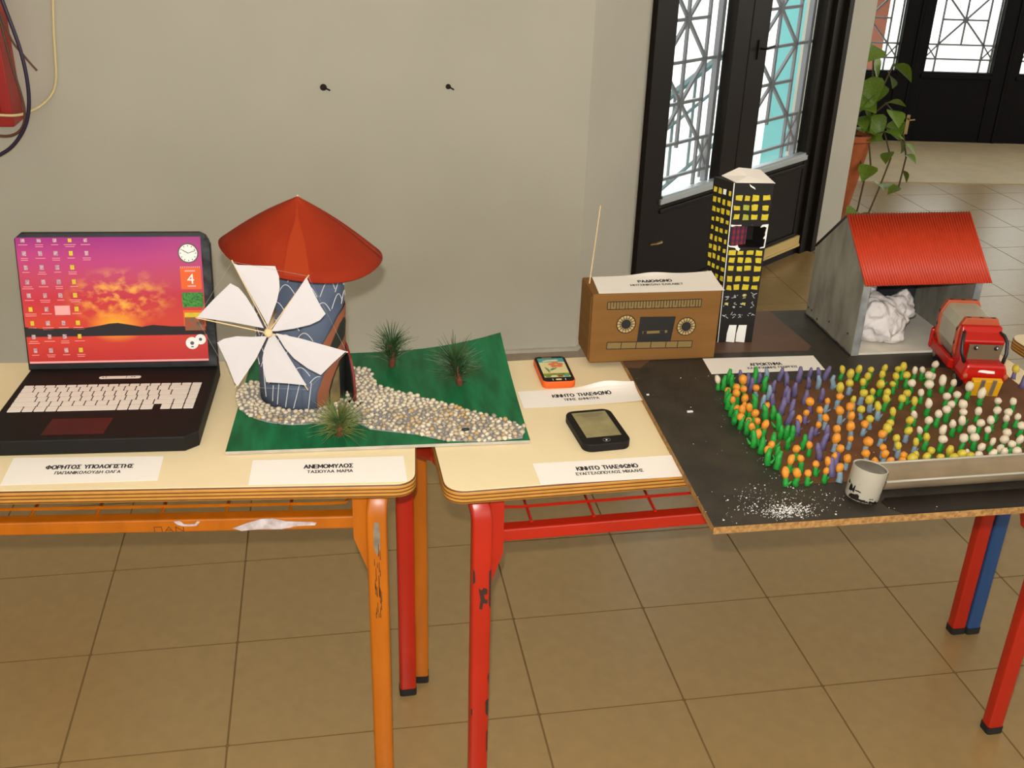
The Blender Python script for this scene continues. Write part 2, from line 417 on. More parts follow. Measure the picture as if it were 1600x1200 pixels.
# floor: grout bed with single tiles
FOOT = [(-3.3, -3.65), (7.5, -3.65), fpt(3.4, .12), fpt(-.773, .12), dpt(.575, .22), dpt(.575), dpt(.289), dpt(.289, .09), dpt(-1.257, .09), dpt(-1.257), CORNER, (-3.3, WY)]
floor = MB().prism(FOOT, -.03, -.0015).build('floor', 'grout'); floor['kind'] = 'structure'
TP = .336
tm = MB().prism(rrect(TP-.0045, TP-.0045, .003, 1), -.006, 0)
tile_me = tm.mesh('tile', 'tile')
rest = MB()
for i in range(-12, 21):
    for j in range(-17, 16):
        x = .742+TP*(i+.5); y = 2.075+TP*(j+.5)
        if not any(inpoly(x+a*.12, y+b*.12, FOOT) for a in (-1, 1) for b in (-1, 1)) or y < -3.4: continue
        d = math.hypot(x, y)
        near = -1.25 < x < 2.6 and 1.0 < y < 3.5
        far = x > .6 and 2.4 < y < 6.4 and x < .85*y+.4 and x > .3*y
        if near or far:
            o = bpy.data.objects.new('tile', tile_me); col.objects.link(o); o.parent = floor; o.location = (x, y, 0)
        else:
            h = (TP-.005)/2
            rest.add([(x-h, y-h, 0), (x+h, y-h, 0), (x+h, y+h, 0), (x-h, y+h, 0)], [(0, 1, 2, 3)])
r = rest.build('outer_tiles', 'tile', floor); r['kind'] = 'stuff'

wb = MB().box(((CORNER[0]-3.2)/2, WY+.1, 1.5), (CORNER[0]+3.2, .2, 3)).build('wall_back', 'wall_paint'); wb['kind'] = 'structure'
dl = dpt(-1.257)
wr = MB().prism([CORNER, dl, (dl[0]-.12, dl[1]+.16), (CORNER[0]-.1, WY+.2)], 0, 3).build('wall_corner', 'wall_paint'); wr['kind'] = 'structure'
e0, e1, e2, e3 = dpt(.289), dpt(.575), dpt(.575, .22), dpt(.289, .22)
we = MB().prism([e0, e1, e2, e3], 0, 3).build('wall_entrance', 'wall_paint'); we['kind'] = 'structure'
wl = MB().prism([dpt(-1.257, .0), dpt(.289, .0), dpt(.289, .2), dpt(-1.257, .2)], 2.28, 3).build('wall_lintel', 'wall_paint'); wl['kind'] = 'structure'
for k, (x, z, sc) in enumerate(((0.0, 1.058, 1), (.397, 1.06, .8))):
    h = MB().lathe([(0, 0), (.008*sc, 0), (.011*sc, .002), (.0, .0021)], 10, M=Matrix.Rotation(R(90), 3, 'X')).build('screw_hole', 'hole', wb)
    h.location = (x, WY-.0002, z)
    MB().tube([(x+.004, WY, z-.002), (x+.02*sc, WY-.016, z-.007)], .0028, 6).build('wall_plug', 'hole', wb)
# skirting along the wall and round its corner
bs = MB(); d = Vector((dl[0]-CORNER[0], dl[1]-CORNER[1])).normalized(); n = Vector((d.y, -d.x))
pts_in = [(-3.2, WY), CORNER, dl]
pts_out = [(-3.2, WY-.016), (CORNER[0]+.006, WY-.016), (dl[0]+n.x*.016, dl[1]+n.y*.016)]
bs.prism(pts_out+pts_in[::-1], 0, .112)
b1 = bs.build('baseboard_back', 'skirting'); b1['kind'] = 'structure'
MB().prism(pts_out+pts_in[::-1], .112, .124).build('cap', 'skirting_top', b1)

# the rest of the hall behind and beside the viewer: plain walls, a band of windows at the back
o = MB().box((-3.25, -.1, 1.5), (.1, 7.2, 3)).build('wall_left', 'wall_paint'); o['kind'] = 'structure'
wr_ = MB(); wr_.box((7.45, 1.5, .45), (.1, 10.3, .9)); wr_.box((7.45, 1.5, 2.8), (.1, 10.3, .4))
for y in (-3.55, -1.0, 1.5, 4.0, 6.5): wr_.box((7.45, y, 1.5), (.1, .25, 3))
o = wr_.build('wall_right', 'wall_paint'); o['kind'] = 'structure'
wr_ = MB(); wr_.box((2.1, -3.6, .5), (10.8, .1, 1.0)); wr_.box((2.1, -3.6, 2.65), (10.8, .1, .7))
for x in (-3.2, -1.1, 1.0, 3.1, 5.2, 7.3): wr_.box((x, -3.6, 1.5), (.25, .1, 3))
o = wr_.build('wall_rear', 'wall_paint'); o['kind'] = 'structure'
ce = MB().prism(FOOT, 3.0, 3.05).build('ceiling', 'ceiling'); ce['kind'] = 'structure'

def bar(mb, p, q, wdt, y, dep=None):
    p = Vector((p[0], y, p[1])); q = Vector((q[0], y, q[1])); d = q-p; L = d.length; d.normalize()
    m = Matrix((d, Vector((0, 1, 0)), d.cross(Vector((0, 1, 0))))).transposed()
    mb.box((p+q)/2, (L, dep or wdt, wdt), M=m)

# slanting entrance with its double door
door = struct('door_1', DP0, DA)
fr = MB()
fr.box((-1.193, .05, 1.14), (.128, .1, 2.28)); fr.box((.23, .05, 1.14), (.118, .1, 2.28)); fr.box((-.48, .05, 2.215), (1.31, .1, .13))
fr.box((-1.255+.02, -.012, 1.14), (.045, .024, 2.28)); fr.box((.266, -.012, 1.14), (.045, .024, 2.28))
fr.box((-.48, .05, .019), (1.31, .06, .038)); fr.build('frame', 'black_metal', door)  # bottom bar added to block daylight under the leaves, standing for the dark gap
def entrance_leaf(x0, x1, p0, p1, hinge):
    zb, zp0, zp1, zt = .035, .505, 2.02, 2.148
    m = MB()
    m.box(((x0+p0)/2, .045, (zb+zt)/2), (p0-x0, .05, zt-zb)); m.box(((x1+p1)/2, .045, (zb+zt)/2), (x1-p1, .05, zt-zb))
    m.box(((p0+p1)/2, .045, (zp1+zt)/2), (p1-p0, .05, zt-zp1)); m.box(((p0+p1)/2, .045, (zp0+zb)/2), (p1-p0, .042, zp0-zb))
    m.box(((p0+p1)/2, .02, zp0-.05), (p1-p0+.02, .012, .02)); m.box(((p0+p1)/2, .02, .10), (p1-p0+.02, .012, .03))
    leaf = m.build('leaf', 'black_metal', door, bevel=.004)
    MB().box(((p0+p1)/2, .05, (zp0+zp1)/2), (p1-p0, .006, zp1-zp0)).build('pane', 'glass', leaf)
    t = MB(); t.box(((p0+p1)/2, .018, zp0-.008), (p1-p0+.03, .012, .022)); t.box(((p0+p1)/2, .03, zp0+.008), (p1-p0, .03, .014))
    t.build('sill_trim', 'silver_trim', leaf)
    k = MB(); k.box(((x0+x1)/2, .012, .073), (x1-x0-.02, .012, .05)); k.box(((x0+x1)/2, .008, .05), (x1-x0-.02, .016, .012))
    k.build('draught_strip', 'door_strip', leaf)
    w = p1-p0; g = MB(); y = .075; B = .0125
    xa = p0+.72*w; xm = p0+.36*w; xs = p1-.03
    bar(g, (xa, zp0), (xa, zp1), B, y); bar(g, (xs, zp0), (xs, zp1), .024, y)
    z = .705
    bar(g, (p0, .565), (p1, .565), B, y); bar(g, (p0, z), (p1, z), B, y); bar(g, (xm, z-.02), (xm, zp1), B, y)
    bar(g, (xa, .565), (xs, z), .009, y); bar(g, (xa, z), (xs, .565), .009, y); bar(g, ((xa+xs)/2, .53), ((xa+xs)/2, z), .009, y)
    h = .325
    while z < zp1-.05:
        bar(g, (p0, z), (xa, z+h), B, y); bar(g, (p0, z+h), (xa, z), B, y)
        bar(g, (p0, z+h/2), (xa, z+h/2), B, y); bar(g, (p0, z+h), (p1, z+h), B, y)
        g.box((xm, y, z+h/2), (.03, .016, .03)); z += h
    g.build('grille', 'grille_grey', leaf)
    return leaf
l1 = entrance_leaf(-1.127, -.522, -1.06, -.645, -1)
l2 = entrance_leaf(-.518, .168, -.372, .112, 1)
h = MB(); h.box((-.445, .017, 1.045), (.02, .008, .08)); h.tube([(-.445, .01, 1.05), (-.445, -.015, 1.05), (-.435, -.022, 1.052), (-.385, -.022, 1.06)], .0045, 8)
h.build('handle', 'black_metal', l2)
MB().tube([(-1.14, .015, .33), (-1.12, -.02, .34), (-1.10, -.03, .345)], .006, 6).build('latch', 'brass', door)

# far end of the hall: a step, then a row of black glazed doors
st = MB().prism([(3.1, 6.12), (7.5, 5.54), fpt(3.4, .1), fpt(-.773, .1)], 0, .006).build('floor_entrance', 'riser'); st['kind'] = 'structure'
far = struct('door_2', FP0, FA)
FZ = .006
def far_leaf(x0, x1):
    p0, p1 = x0+.075, x1-.10; zp0, zp1, zt = .505, 2.05, 2.22
    m = MB(); Y = .05
    m.box(((x0+p0)/2, Y, (FZ+zt)/2), (p0-x0, .06, zt-FZ)); m.box(((x1+p1)/2, Y, (FZ+zt)/2), (x1-p1, .06, zt-FZ))
    m.box(((p0+p1)/2, Y, (zp1+zt)/2), (p1-p0, .06, zt-zp1)); m.box(((p0+p1)/2, Y, (zp0+FZ)/2), (p1-p0, .05, zp0-FZ))
    m.box(((p0+p1)/2, Y-.03, zp0-.03), (p1-p0+.04, .02, .03))
    leaf = m.build('leaf', 'far_black', far, bevel=.004)
    MB().box(((p0+p1)/2, Y, (zp0+zp1)/2), (p1-p0, .006, zp1-zp0)).build('pane', 'glass', leaf)
    g = MB(); y = Y+.02; B = .012; w = p1-p0; a, b = p0+.17*w, p1-.17*w; c = (p0+p1)/2
    for x in (a, b, p1-.012, p0+.012): bar(g, (x, zp0), (x, zp1), B, y)
    z = zp0+.085
    bar(g, (p0, z), (p1, z), B, y); bar(g, (p0, z+.10), (p1, z+.10), B, y)
    for q0, q1 in ((p0, a), (b, p1)): bar(g, (q0, z), (q1, z+.10), .009, y); bar(g, (q0, z+.10), (q1, z), .009, y)
    z += .10; h = .34
    while z < zp1-.1:
        bar(g, (a, z), (b, z+h), B, y); bar(g, (a, z+h), (b, z), B, y); bar(g, (c, z), (c, z+h), B, y); bar(g, (a, z+h/2), (b, z+h/2), B, y)
        g.box((c, y, z+h/2), (.035, .014, .035)); z += h
        bar(g, (p0, z), (p1, z), B, y)
    g.build('grille', 'grille_grey', leaf)
    return leaf
xs = [-.773, -.078, .617, 1.312, 2.007]
for a, b in zip(xs[:-1], xs[1:]): lf = far_leaf(a+.012, b-.012)
fr = MB()
for x in xs: fr.box((x, .06, (FZ+2.32)/2), (.02, .09, 2.32-FZ))
fr.box((.617, .06, 2.27), (2.8, .09, .1)); fr.build('frame', 'far_black', far)
hd = MB(); hd.box((-.045, .012, .13), (.025, .015, .14)); hd.tube([(-.045, .0, .17), (-.045, -.03, .17), (-.01, -.035, .175)], .006, 6); hd.build('bolt', 'brass', far)
wf = MB()
wf.prism([e2, fpt(-.773, .01), fpt(-.773, .2), fpt(-.95, .2), dpt(.45, .22)], 0, 3)
wf.prism([fpt(2.007, .01), fpt(3.4, .01), fpt(3.4, .2), fpt(2.007, .2)], 0, 3)
wf.prism([fpt(-.773, .01), fpt(2.007, .01), fpt(2.007, .2), fpt(-.773, .2)], 2.32, 3)
wf = wf.build('wall_far', 'wall_paint'); wf['kind'] = 'structure'

# outdoors, seen through the glass
og = MB().prism([dpt(-6, .2), dpt(.6, .2), fpt(-.85, .3), fpt(6, .3), (12, 30), (-12, 30)], -.12, -.05).build('outdoor_ground', 'outside_ground'); og['kind'] = 'structure'
q0, q1 = Vector(dpt(.45, .22)), Vector(fpt(-.95, .2)); dd = (q1-q0).normalized(); nn = Vector((-dd.y, dd.x))*.03
wo = MB().prism([q0-dd*.0, q1+dd*.3, q1+dd*.3+nn, q0+nn], 0, 3).build('wall_outside', 'turquoise'); wo['kind'] = 'structure'
p = dpt(.93, .52); MB().box((p[0], p[1], 1.45), (.26, .26, 3.1), rz=DA).build('pilaster', 'turquoise', wo)
rl = thing('stair_railing', (*dpt(.30, 1.0), -.25), 'grey slanting stair railing outside the left pane of the entrance door', 'railing', DA)
def rbar(mb, a, b, r): mb.tube([a, b], r, 6)
t = MB(); rbar(t, (-.9, 0, .52), (.75, 0, 1.12), .022); t.build('handrail', 'outside_grey', rl)
t = MB(); rbar(t, (-.9, 0, .0), (.75, 0, .60), .012); rbar(t, (-.9, 0, .34), (.75, 0, .94), .01); t.build('lower_rail', 'outside_grey', rl)
for i in range(9):
    x = -.85+i*.19; z = .52+(x+.9)*.3636
    t = MB(); rbar(t, (x, 0, z-.52), (x, 0, z), .009); t.build('baluster', 'outside_grey', rl)
t = MB(); t.box((-.9, 0, .27), (.03, .03, .54)); t.box((.75, 0, .57), (.03, .03, 1.14)); t.build('post', 'outside_grey', rl)
p = (4.88, 8.75); pk = MB(); pk.box((p[0]-.28, p[1], 1.2), (.22, .3, 2.5), rz=FA); pk.box((p[0]-.28, p[1], .03), (.3, .38, .2), rz=FA)
tag(pk.build('porch_pillar', 'peach'), 'peach coloured pillar outside the left far door pane', 'pillar')
p = (6.32, 11.0); pk = MB(); pk.box((p[0]-.25, p[1], 1.2), (.8, .2, .62), rz=FA); pk.box((p[0]-.62, p[1], .4), (.05, .1, .9), rz=FA); pk.box((p[0]+.12, p[1], .4), (.05, .1, .9), rz=FA)
tag(pk.build('pink_gateway', 'pink_wall'), 'pink gateway beam in the yard beyond the far doors', 'gateway')
# ================================================================== school desks
def arc_leg(foot, top, end, rad=.05):
    """tube path: straight up from the foot, bend, then along under the top"""
    f = Vector(foot); e = Vector((end[0], end[1], 0)); zt = top
    d = Vector((e.x-f.x, e.y-f.y, 0)).normalized(); P = [f, Vector((f.x, f.y, zt-rad-.2)), Vector((f.x, f.y, zt-rad))]
    for i in range(1, 7):
        a = R(90*i/6); P.append(Vector((f.x, f.y, zt-rad))+d*(rad*(1-math.cos(a)))+Vector((0, 0, rad*math.sin(a))))
    P.append(Vector((e.x, e.y, .7045))); return P
RSEC = rrect(1, .8, .16, 3)
def desk(c, rz, W, D, paint, label, rail_y, rail_z, rod_y, rod_z, lo, ro, rods, lin=.07, rear_in=.135, cat='desk', rear_top=.7045):
    t = thing('school_desk', (c[0], c[1], 0), label, cat, rz)
    P = rrect(W, D, .035, 6); P2 = rrect(W-.004, D-.004, .034, 6)
    top = MB().prism(P, .7225, .7485).build('tabletop', 'ply', t, smooth=True, bevel=.004)
    MB().prism(P2, .7485, .75).build('laminate', 'laminate', top, smooth=True)
    yf, yr = -D/2+.045, D/2-rear_in
    xs = {'l': (-W/2+lin, -W/2-lo), 'r': (W/2-lin, W/2+ro)}
    for k in 'lr':
        xf, xr = xs[k]; mid = ((xf+xr)/2, (yf+yr)/2)
        for foot, nm in (((xf, yf, .012), 'f'), ((xr, yr, .012), 'r')):
            lg = MB().tube(arc_leg(foot, .7045 if nm == 'f' else rear_top, mid), .036, sec=RSEC, up=(1, 0, 0)).build('leg', paint, t, smooth=True)
            MB().prism(rrect(.038, .032, .006, 2, foot[0], foot[1]), 0, .018).build('foot_cap', 'rubber', lg)
        # plate that ties rail and leg together
        s = 1 if k == 'l' else -1; X = xf+s*.016
        pl = [(X, .70), (X+s*.026, .70), (X+s*.026, rail_z-.02), (X+s*.016, rail_z-.05), (X, rail_z-.10)]
        g = MB().prism(pl, 0, .05).xf(Matrix(((1, 0, 0, 0), (0, 0, 1, yf+.012), (0, 1, 0, 0), (0, 0, 0, 1)))).build('gusset', paint, t)
    xl, xr_ = -W/2+lin+.04, W/2-lin-.04
    MB().box(((xl+xr_)/2, rail_y, rail_z), (xr_-xl, .026, .026)).build('rail', paint, t, bevel=.003)
    MB().box((0, D/2-rear_in, rail_z+.02), (W-.02, .024, .026)).build('rail', paint, t, bevel=.003)
    for x in rods:
        MB().tube([(x, rail_y, rod_z-.004), (x, D/2-rear_in, rod_z+.012)], .0032, 6).build('shelf_rod', paint, t)
    for yy in (rod_y, rod_y+.11):
        MB().tube([(xl-.005, yy, .70), (xl+.005, yy, rod_z+.015), (xl+.02, yy, rod_z+.002), (xl+.05, yy, rod_z), (xr_-.05, yy, rod_z), (xr_-.02, yy, rod_z+.002), (xr_-.005, yy, rod_z+.015), (xr_+.005, yy, .70)], .0032, 6).build('shelf_rod', paint, t)
    return t
d1 = desk((-.5035, 1.824), R(-5), 1.30, .505, 'orange_paint', 'orange-framed school desk with cream top under the laptop model', -.163, .626, -.133, .64, .002, .002,
          [.59-.055-.112*k for k in range(10)], rear_in=.1295)
d2 = desk((.810, 1.750), R(1.3), 1.296, .505, 'red_paint', 'red-framed school desk with cream top under the toy phones', -.158, .598, -.113, .62, .035, .045,
          [-.535+.058+.118*k for k in range(10)], rear_top=.66)
d3 = desk((2.140, 1.775), R(1.3), 1.20, .505, 'blue_paint', 'school desk with dark blue leg at the far right end', -.158, .598, -.113, .62, .0, .03, [-.4+.118*k for k in range(7)])
# wear on the two near legs and the orange rail
def blob(pts, M, name, m, parent, th=.0006): return MB().prism(pts, 0, th).xf(M).build(name, m, parent)
lx, ly = .65-.07, -.2525+.045
FM = frame((lx, ly-.0145, 0), (1, 0, 0), (0, 0, 1))
blob([(-.004, .655), (.004, .655), (.006, .63), (.005, .60), (-.001, .585), (-.006, .605), (-.006, .635)], frame((lx, ly-.0142, 0), (1, 0, 0), (0, 0, 1)), 'worn_spot', 'bare_steel', d1)
sc = MB()
for k in range(26):
    x = random.uniform(-.006, .007); z = random.uniform(.44, .585); l = random.uniform(.008, .03)
    sc.prism([(x-.0007, z), (x+.0007, z), (x+.0004, z+l), (x-.0004, z+l)], 0, .0004)
sc.xf(FM).build('scratches', 'scuff', d1)['kind'] = 'stuff'
lx2 = -.648+.07; FM2 = frame((lx2, ly-.0146, 0), (1, 0, 0), (0, 0, 1))
ch = MB()
for pl in ([(-.006, .525), (.000, .520), (.003, .526), (.010, .522), (.010, .512), (.004, .510), (.006, .500), (.011, .498), (.010, .490), (.003, .492), (.001, .478), (-.004, .480), (-.002, .500)],
           [(.0125, .56), (.0165, .565), (.0165, .48), (.0135, .485)], [(-.0165, .57), (-.013, .56), (-.012, .54), (-.0165, .535)],
           [(.011, .26), (.0165, .268), (.0165, .225), (.012, .23)], [(-.0165, .245), (-.014, .245), (-.014, .23), (-.0165, .23)], [(.014, .32), (.0165, .33), (.0165, .30)], [(.0145, .18), (.0165, .19), (.0165, .13), (.015, .14)]):
    ch.prism(pl, 0, .0006)
ch.xf(FM2).build('paint_chips', 'chip', d2)['kind'] = 'stuff'
RM = frame((0, -.163-.0135, .626), (1, 0, 0), (0, 0, 1))
cf = MB(); X0 = .32
for pl in ([(.005, -.006), (.03, .004), (.055, .012), (.075, .013), (.10, .006), (.14, .004), (.152, .002), (.150, -.003), (.12, -.004), (.09, -.010), (.05, -.009), (.02, -.012)],):
    cf.prism([(X0+p[0], p[1]) for p in pl], 0, .0012)
cf.prism([(X0-.095, .010), (X0-.085, .012), (X0-.078, .004), (X0-.06, .004), (X0-.055, .010), (X0-.05, .009), (X0-.058, .000), (X0-.08, .000), (X0-.09, .004)], 0, .001)
cf.xf(RM).build('correction_smear', 'correction_fluid', d1)
tx = pen_mb('ΠΑΝ', .05, .010, .10); tx.xf(frame((X0-.105, -.163-.0137, .620), (1, 0, 0), (0, 0, 1))).build('pen_scribble', 'pen', d1)

# ================================================================== laptop model
lt = thing('laptop_model', (-.419, 1.838, .75), 'black cardboard laptop model with sunset screen, standing open on the orange desk', 'laptop', R(-3.5))
LW, LD, LH = .365, .31, .03
P = [(-LW/2+.02, -LD/2), (LW/2-.022, -LD/2), (LW/2, -LD/2+.02), (LW/2-.004, LD/2), (-LW/2+.004, LD/2), (-LW/2, -LD/2+.02)]
base = MB().prism(P, 0, LH).build('base', 'card_black', lt, bevel=.003)
rows = [(.0105, [1]*17), (.0185, [1.1]+[1]*12+[1.9, .95]), (.0205, [1.7]+[1]*11+[1.1, 1.6, .95]), (.0195, [1.9]+[1]*11+[2.6, .95]),
        (.0195, [2.3]+[1]*10+[1.7, 1.05, .95]), (.0215, [1.25, 1, 1, 1, 5.1, 1, 1, 1.15, -.6, .95, 1.05, .95])]
KX0, KX1, KY1 = -.168, .160, .062
y = KY1
for hgt, ws in rows:
    u = (KX1-KX0)/sum(abs(q) for q in ws); x = KX0
    for q in ws:
        if q > 0:
            MB().prism(rrect(q*u-.0022, hgt-.0022, .0012, 2, x+q*u/2, y-hgt/2), LH, LH+.0008).build('key', 'key_paper', base)
        x += abs(q)*u
    y -= hgt
MB().prism([(-.083, -.138), (.022, -.138), (.026, -.078), (-.079, -.078)], LH, LH+.0006).build('touchpad', 'touchpad', base)
st = MB().prism(rrect(.078, .011, .005, 5, 0, .092), LH, LH+.0006).build('status_strip', 'key_paper', base)
sm = MB(); sm.box((-.026, .092, LH+.0008), (.0007, .009, .0004)); sm.box((.012, .092, LH+.0008), (.0007, .009, .0004))
for k, dx in enumerate((-.032, .022, .027)): sm.box((dx, .092, LH+.0008), (.003, .002, .0004))
sm.build('strip_marks', 'print_grey', st)
LM = frame((0, .132, LH), (1, 0, 0), (0, math.sin(R(10)), math.cos(R(10))))
lid = MB().prism([(-.181, 0), (.180, 0), (.180, .245), (.172, .262), (.160, .268), (-.166, .268), (-.180, .256)], -.012, 0).xf(LM).build('lid', ['lid_gloss'], lt, bevel=.002)
PX = .001215
def sp(px, py): return ((px-36)*PX-.1775, .0135+(568-py)*PX)
def lay(z): return LM @ Matrix.Translation((0, 0, z))
def quad2(px0, py0, px1, py1): a = sp(px0, py1); b = sp(px1, py0); return [(a[0], a[1]), (b[0], a[1]), (b[0], b[1]), (a[0], b[1])]
# the print is modelled in its own plane and stood up with the lid
pr = MB().prism(quad2(36, 366, 316, 568), 0, .0006).build('screen_print', 'sunset', lt)
pr.matrix_local = lay(.0004)
def on_print(mb, name, m, z=.0009):
    mb.xf(Matrix.Translation((0, 0, z))); return mb.build(name, m, pr)
on_print(MB().prism([sp(*p) for p in [(36, 508), (60, 511), (125, 511), (150, 507), (165, 504), (178, 503), (195, 506), (215, 510), (232, 507), (262, 510), (316, 510), (316, 524), (36, 524)]], 0, .0002), 'hill_print', 'print_black')
ic = MB(); ic2 = MB(); lb = MB()
for ci, cx in enumerate((47, 71, 94.5, 117, 140.5)):
    for ri, cy in enumerate((370, 391, 413, 436, 457.5, 479.5, 502, 524, 546.5)):
        if ci == 4 and ri > 1: continue
        if ci == 2 and ri == 5:
            lb.prism(quad2(84, 474, 107, 489), 0, .0002); continue
        (ic2 if ci == 3 or (ri in (5, 6) and ci == 0) else ic).prism(quad2(cx-3+random.random(), cy-3.6 if ri else cy-2, cx+3.2, cy+3.6), 0, .0003)
        for ln in range(2 if (ci+ri) % 2 else 1):
            wd = random.uniform(5, 9); lb.prism(quad2(cx-wd, cy+7+3*ln, cx+wd, cy+7.9+3*ln), 0, .0002)
mk('icon_print', S(206, 176, 178), .5, c2=S(150, 120, 140), scale=300); on_print(ic, 'desktop_icons', 'icon_print')['kind'] = 'stuff'; on_print(ic2, 'folder_icons', 'yellow_paint')['kind'] = 'stuff'
mk('label_pink', S(232, 160, 160), .6); on_print(lb, 'icon_captions', 'label_pink')['kind'] = 'stuff'
on_print(MB().prism(quad2(37, 564.5, 316, 567.5), 0, .0002), 'taskbar', 'label_pink')
def disc(px, py, rp, n=24):
    c = sp(px, py); return [(c[0]+rp*PX*math.cos(2*math.pi*k/n), c[1]+rp*PX*math.sin(2*math.pi*k/n)) for k in range(n)]
on_print(MB().prism(disc(295.5, 392, 16), 0, .0002), 'clock_rim', 'print_grey'); on_print(MB().prism(disc(295.5, 392, 14), 0, .0003), 'clock_face', 'white')
ck = MB(); c = sp(295.5, 392)
for a, l, wd in ((R(150), 10*PX, 1.1*PX), (R(20), 12*PX, .9*PX)):
    ck.box((c[0]+l/2*math.cos(a), c[1]+l/2*math.sin(a), .0004), (l, wd, .0002), rz=a)
for k in range(12):
    a = R(30*k); ck.box((c[0]+11.7*PX*math.cos(a), c[1]+11.7*PX*math.sin(a), .0004), (1.8*PX, 1.2*PX, .0002), rz=a)
on_print(ck, 'clock_hands', 'print_black')
on_print(MB().prism(quad2(281, 415, 313, 450), 0, .0002), 'calendar', 'orange_card')
c = sp(296.5, 433); tb = text_mb('4', None, height=16*PX, bold=0); tb.xf(Matrix.Translation((c[0], c[1], .0004))); on_print(tb, 'date_number', 'white')
cm = MB(); cm.prism(quad2(288, 419, 304, 421.5), 0, .0003); cm.prism(quad2(291, 443.5, 304, 446), 0, .0003)
for k in range(11): cm.prism(quad2(281.6+k*2.9, 413, 283+k*2.9, 415.5), 0, .0003)
on_print(cm, 'calendar_marks', 'label_pink')
mk('photo_green', S(60, 150, 44), .5, c2=S(24, 84, 24), scale=260); on_print(MB().prism(quad2(281, 455, 314, 479), 0, .0002), 'leaf_picture', 'photo_green')
ag = MB(); ag.prism(quad2(281, 484, 315, 519), 0, .0002); on_print(ag, 'agenda_picture', 'orange_card')
mk('photo_mixed', S(92, 96, 70), .5, c2=S(168, 62, 30), scale=120); on_print(MB().prism(quad2(282.5, 496, 313.5, 517), 0, .0003), 'agenda_photo', 'photo_mixed')
on_print(MB().prism(quad2(283, 488, 312, 495), 0, .0003), 'agenda_header', 'yellow_paint')
gd = MB(); gd.prism(disc(291.5, 538, 10), 0, .0002); gd.prism(disc(305, 532, 8.5), 0, .0003); on_print(gd, 'meter_dials', 'white')
gm = MB(); gm.prism(disc(291.5, 538, 3.2, 8), .0003, .0005); gm.prism(disc(305, 532, 3, 5), .0004, .0006); gm.prism(quad2(289.5, 543, 293.5, 545), .0003, .0005); on_print(gm, 'meter_marks', 'print_grey')
# glossy plastic film crumpled round the right and lower edge of the lid
fm = MB().grid(lambda u, v: LM @ Vector((.1625+.016*u, .006+.25*v, .0007+.0018*random.random())), 3, 22).build('plastic_film', 'lid_gloss', lid, smooth='all')

# ================================================================== windmill model
WB = Vector((.07, 1.84, .75))
wm = thing('windmill_model', WB, 'windmill model with red cone roof and white sails on a green board bridging both desks', 'windmill')
FL, FR_, BR, BL = Vector((-.198, 1.651, 0)), Vector((.338, 1.630, 0)), Vector((.350, 2.05, 0)), Vector((-.172, 2.05, 0))
def bpt(u, v, dz=0):
    p = FL*(1-u)*(1-v)+FR_*u*(1-v)+BR*u*v+BL*(1-u)*v
    z = .7575+.034*max(0, (u-.5)/.5)**2.2*v**2.2+dz
    return Vector((p.x, p.y, z))
bd = MB(); nu, nv = 16, 12
bd.grid(lambda u, v: bpt(u, v)-WB, nu, nv, 0)
edge = [(i/nu, 0) for i in range(nu)]+[(1, j/nv) for j in range(nv)]+[(1-i/nu, 1) for i in range(nu)]+[(0, 1-j/nv) for j in range(nv)]
for k in range(len(edge)):
    a, b = edge[k], edge[(k+1) % len(edge)]
    bd.add([bpt(*a)-WB, bpt(*b)-WB, bpt(*b, -.006)-WB, bpt(*a, -.006)-WB], [(0, 3, 2, 1)], 1)
bd.grid(lambda u, v: bpt(u, v, -.006)-WB, nu, nv, 1)
board = bd.build('green_board', ['green_paint', 'board_edge'], wm)
AX = Vector((-.068, 1.872, 0)); TZ0, TZ1 = .757, 1.055
def trad(z): return .080+.004*(z-TZ0)/(TZ1-TZ0)
def cyl(az, z, dr=0):
    r = trad(z)+dr; a = R(az-7 if 20 < az < 130 and dr > .002 else az); k = (z-TZ0)/(TZ1-TZ0)
    return Vector((AX.x+.008*k+r*math.sin(a), AX.y-r*math.cos(a), z))
tw = MB().grid(lambda u, v: cyl(360*u, TZ0+(TZ1-TZ0)*v)-WB, 48, 6).build('tower', 'tower_blue', wm, smooth='all', solid=.003)
def cpatch(outline, dr, name, m, parent=tw, thick=.0015):
    """a patch bent round the tower: outline in (azimuth, z); built as a fan strip by columns"""
    azs = sorted(set(p[0] for p in outline)); mb = MB()
    a0, a1 = azs[0], azs[-1]; n = max(6, int((a1-a0)/5))
    def span(a):
        zs = []
        for i in range(len(outline)):
            p, q = outline[i], outline[(i+1) % len(outline)]
            if min(p[0], q[0])-1e-6 <= a <= max(p[0], q[0])+1e-6 and p[0] != q[0]:
                zs.append(p[1]+(q[1]-p[1])*(a-p[0])/(q[0]-p[0]))
        return min(zs), max(zs)
    for side, d in ((0, dr), (1, dr-thick)):
        def fn(u, v):
            a = a0+(a1-a0)*u; lo, hi = span(a); return cyl(a, lo+(hi-lo)*v, d)-WB
        mb.grid(fn, n, 3)
    return mb.build(name, m, parent, smooth='all', fix=False)
cpatch([(27, .757), (118, .757), (118, .80), (108, .845), (92, .868), (75, .87), (52, .858), (36, .825), (27, .79)], .003, 'door_surround', 'mill_brown')
cpatch([(44, .757), (100, .757), (100, .80), (92, .838), (80, .850), (64, .842), (50, .815), (44, .79)], .0036, 'doorway_dark', 'mill_dark')  # dark patch laid on the wall as the doorway's shade, no hole is cut
cpatch([(46, .757), (66, .757), (64, .835), (54, .82), (46, .79)], .0040, 'door_inside', 'mill_inside')
lf = MB().prism([(0, 0), (.072, 0), (.074, .03), (.068, .06), (.052, .085), (.03, .103), (0, .112)], -.0022, .0022)
hp = cyl(98, .757, .002)
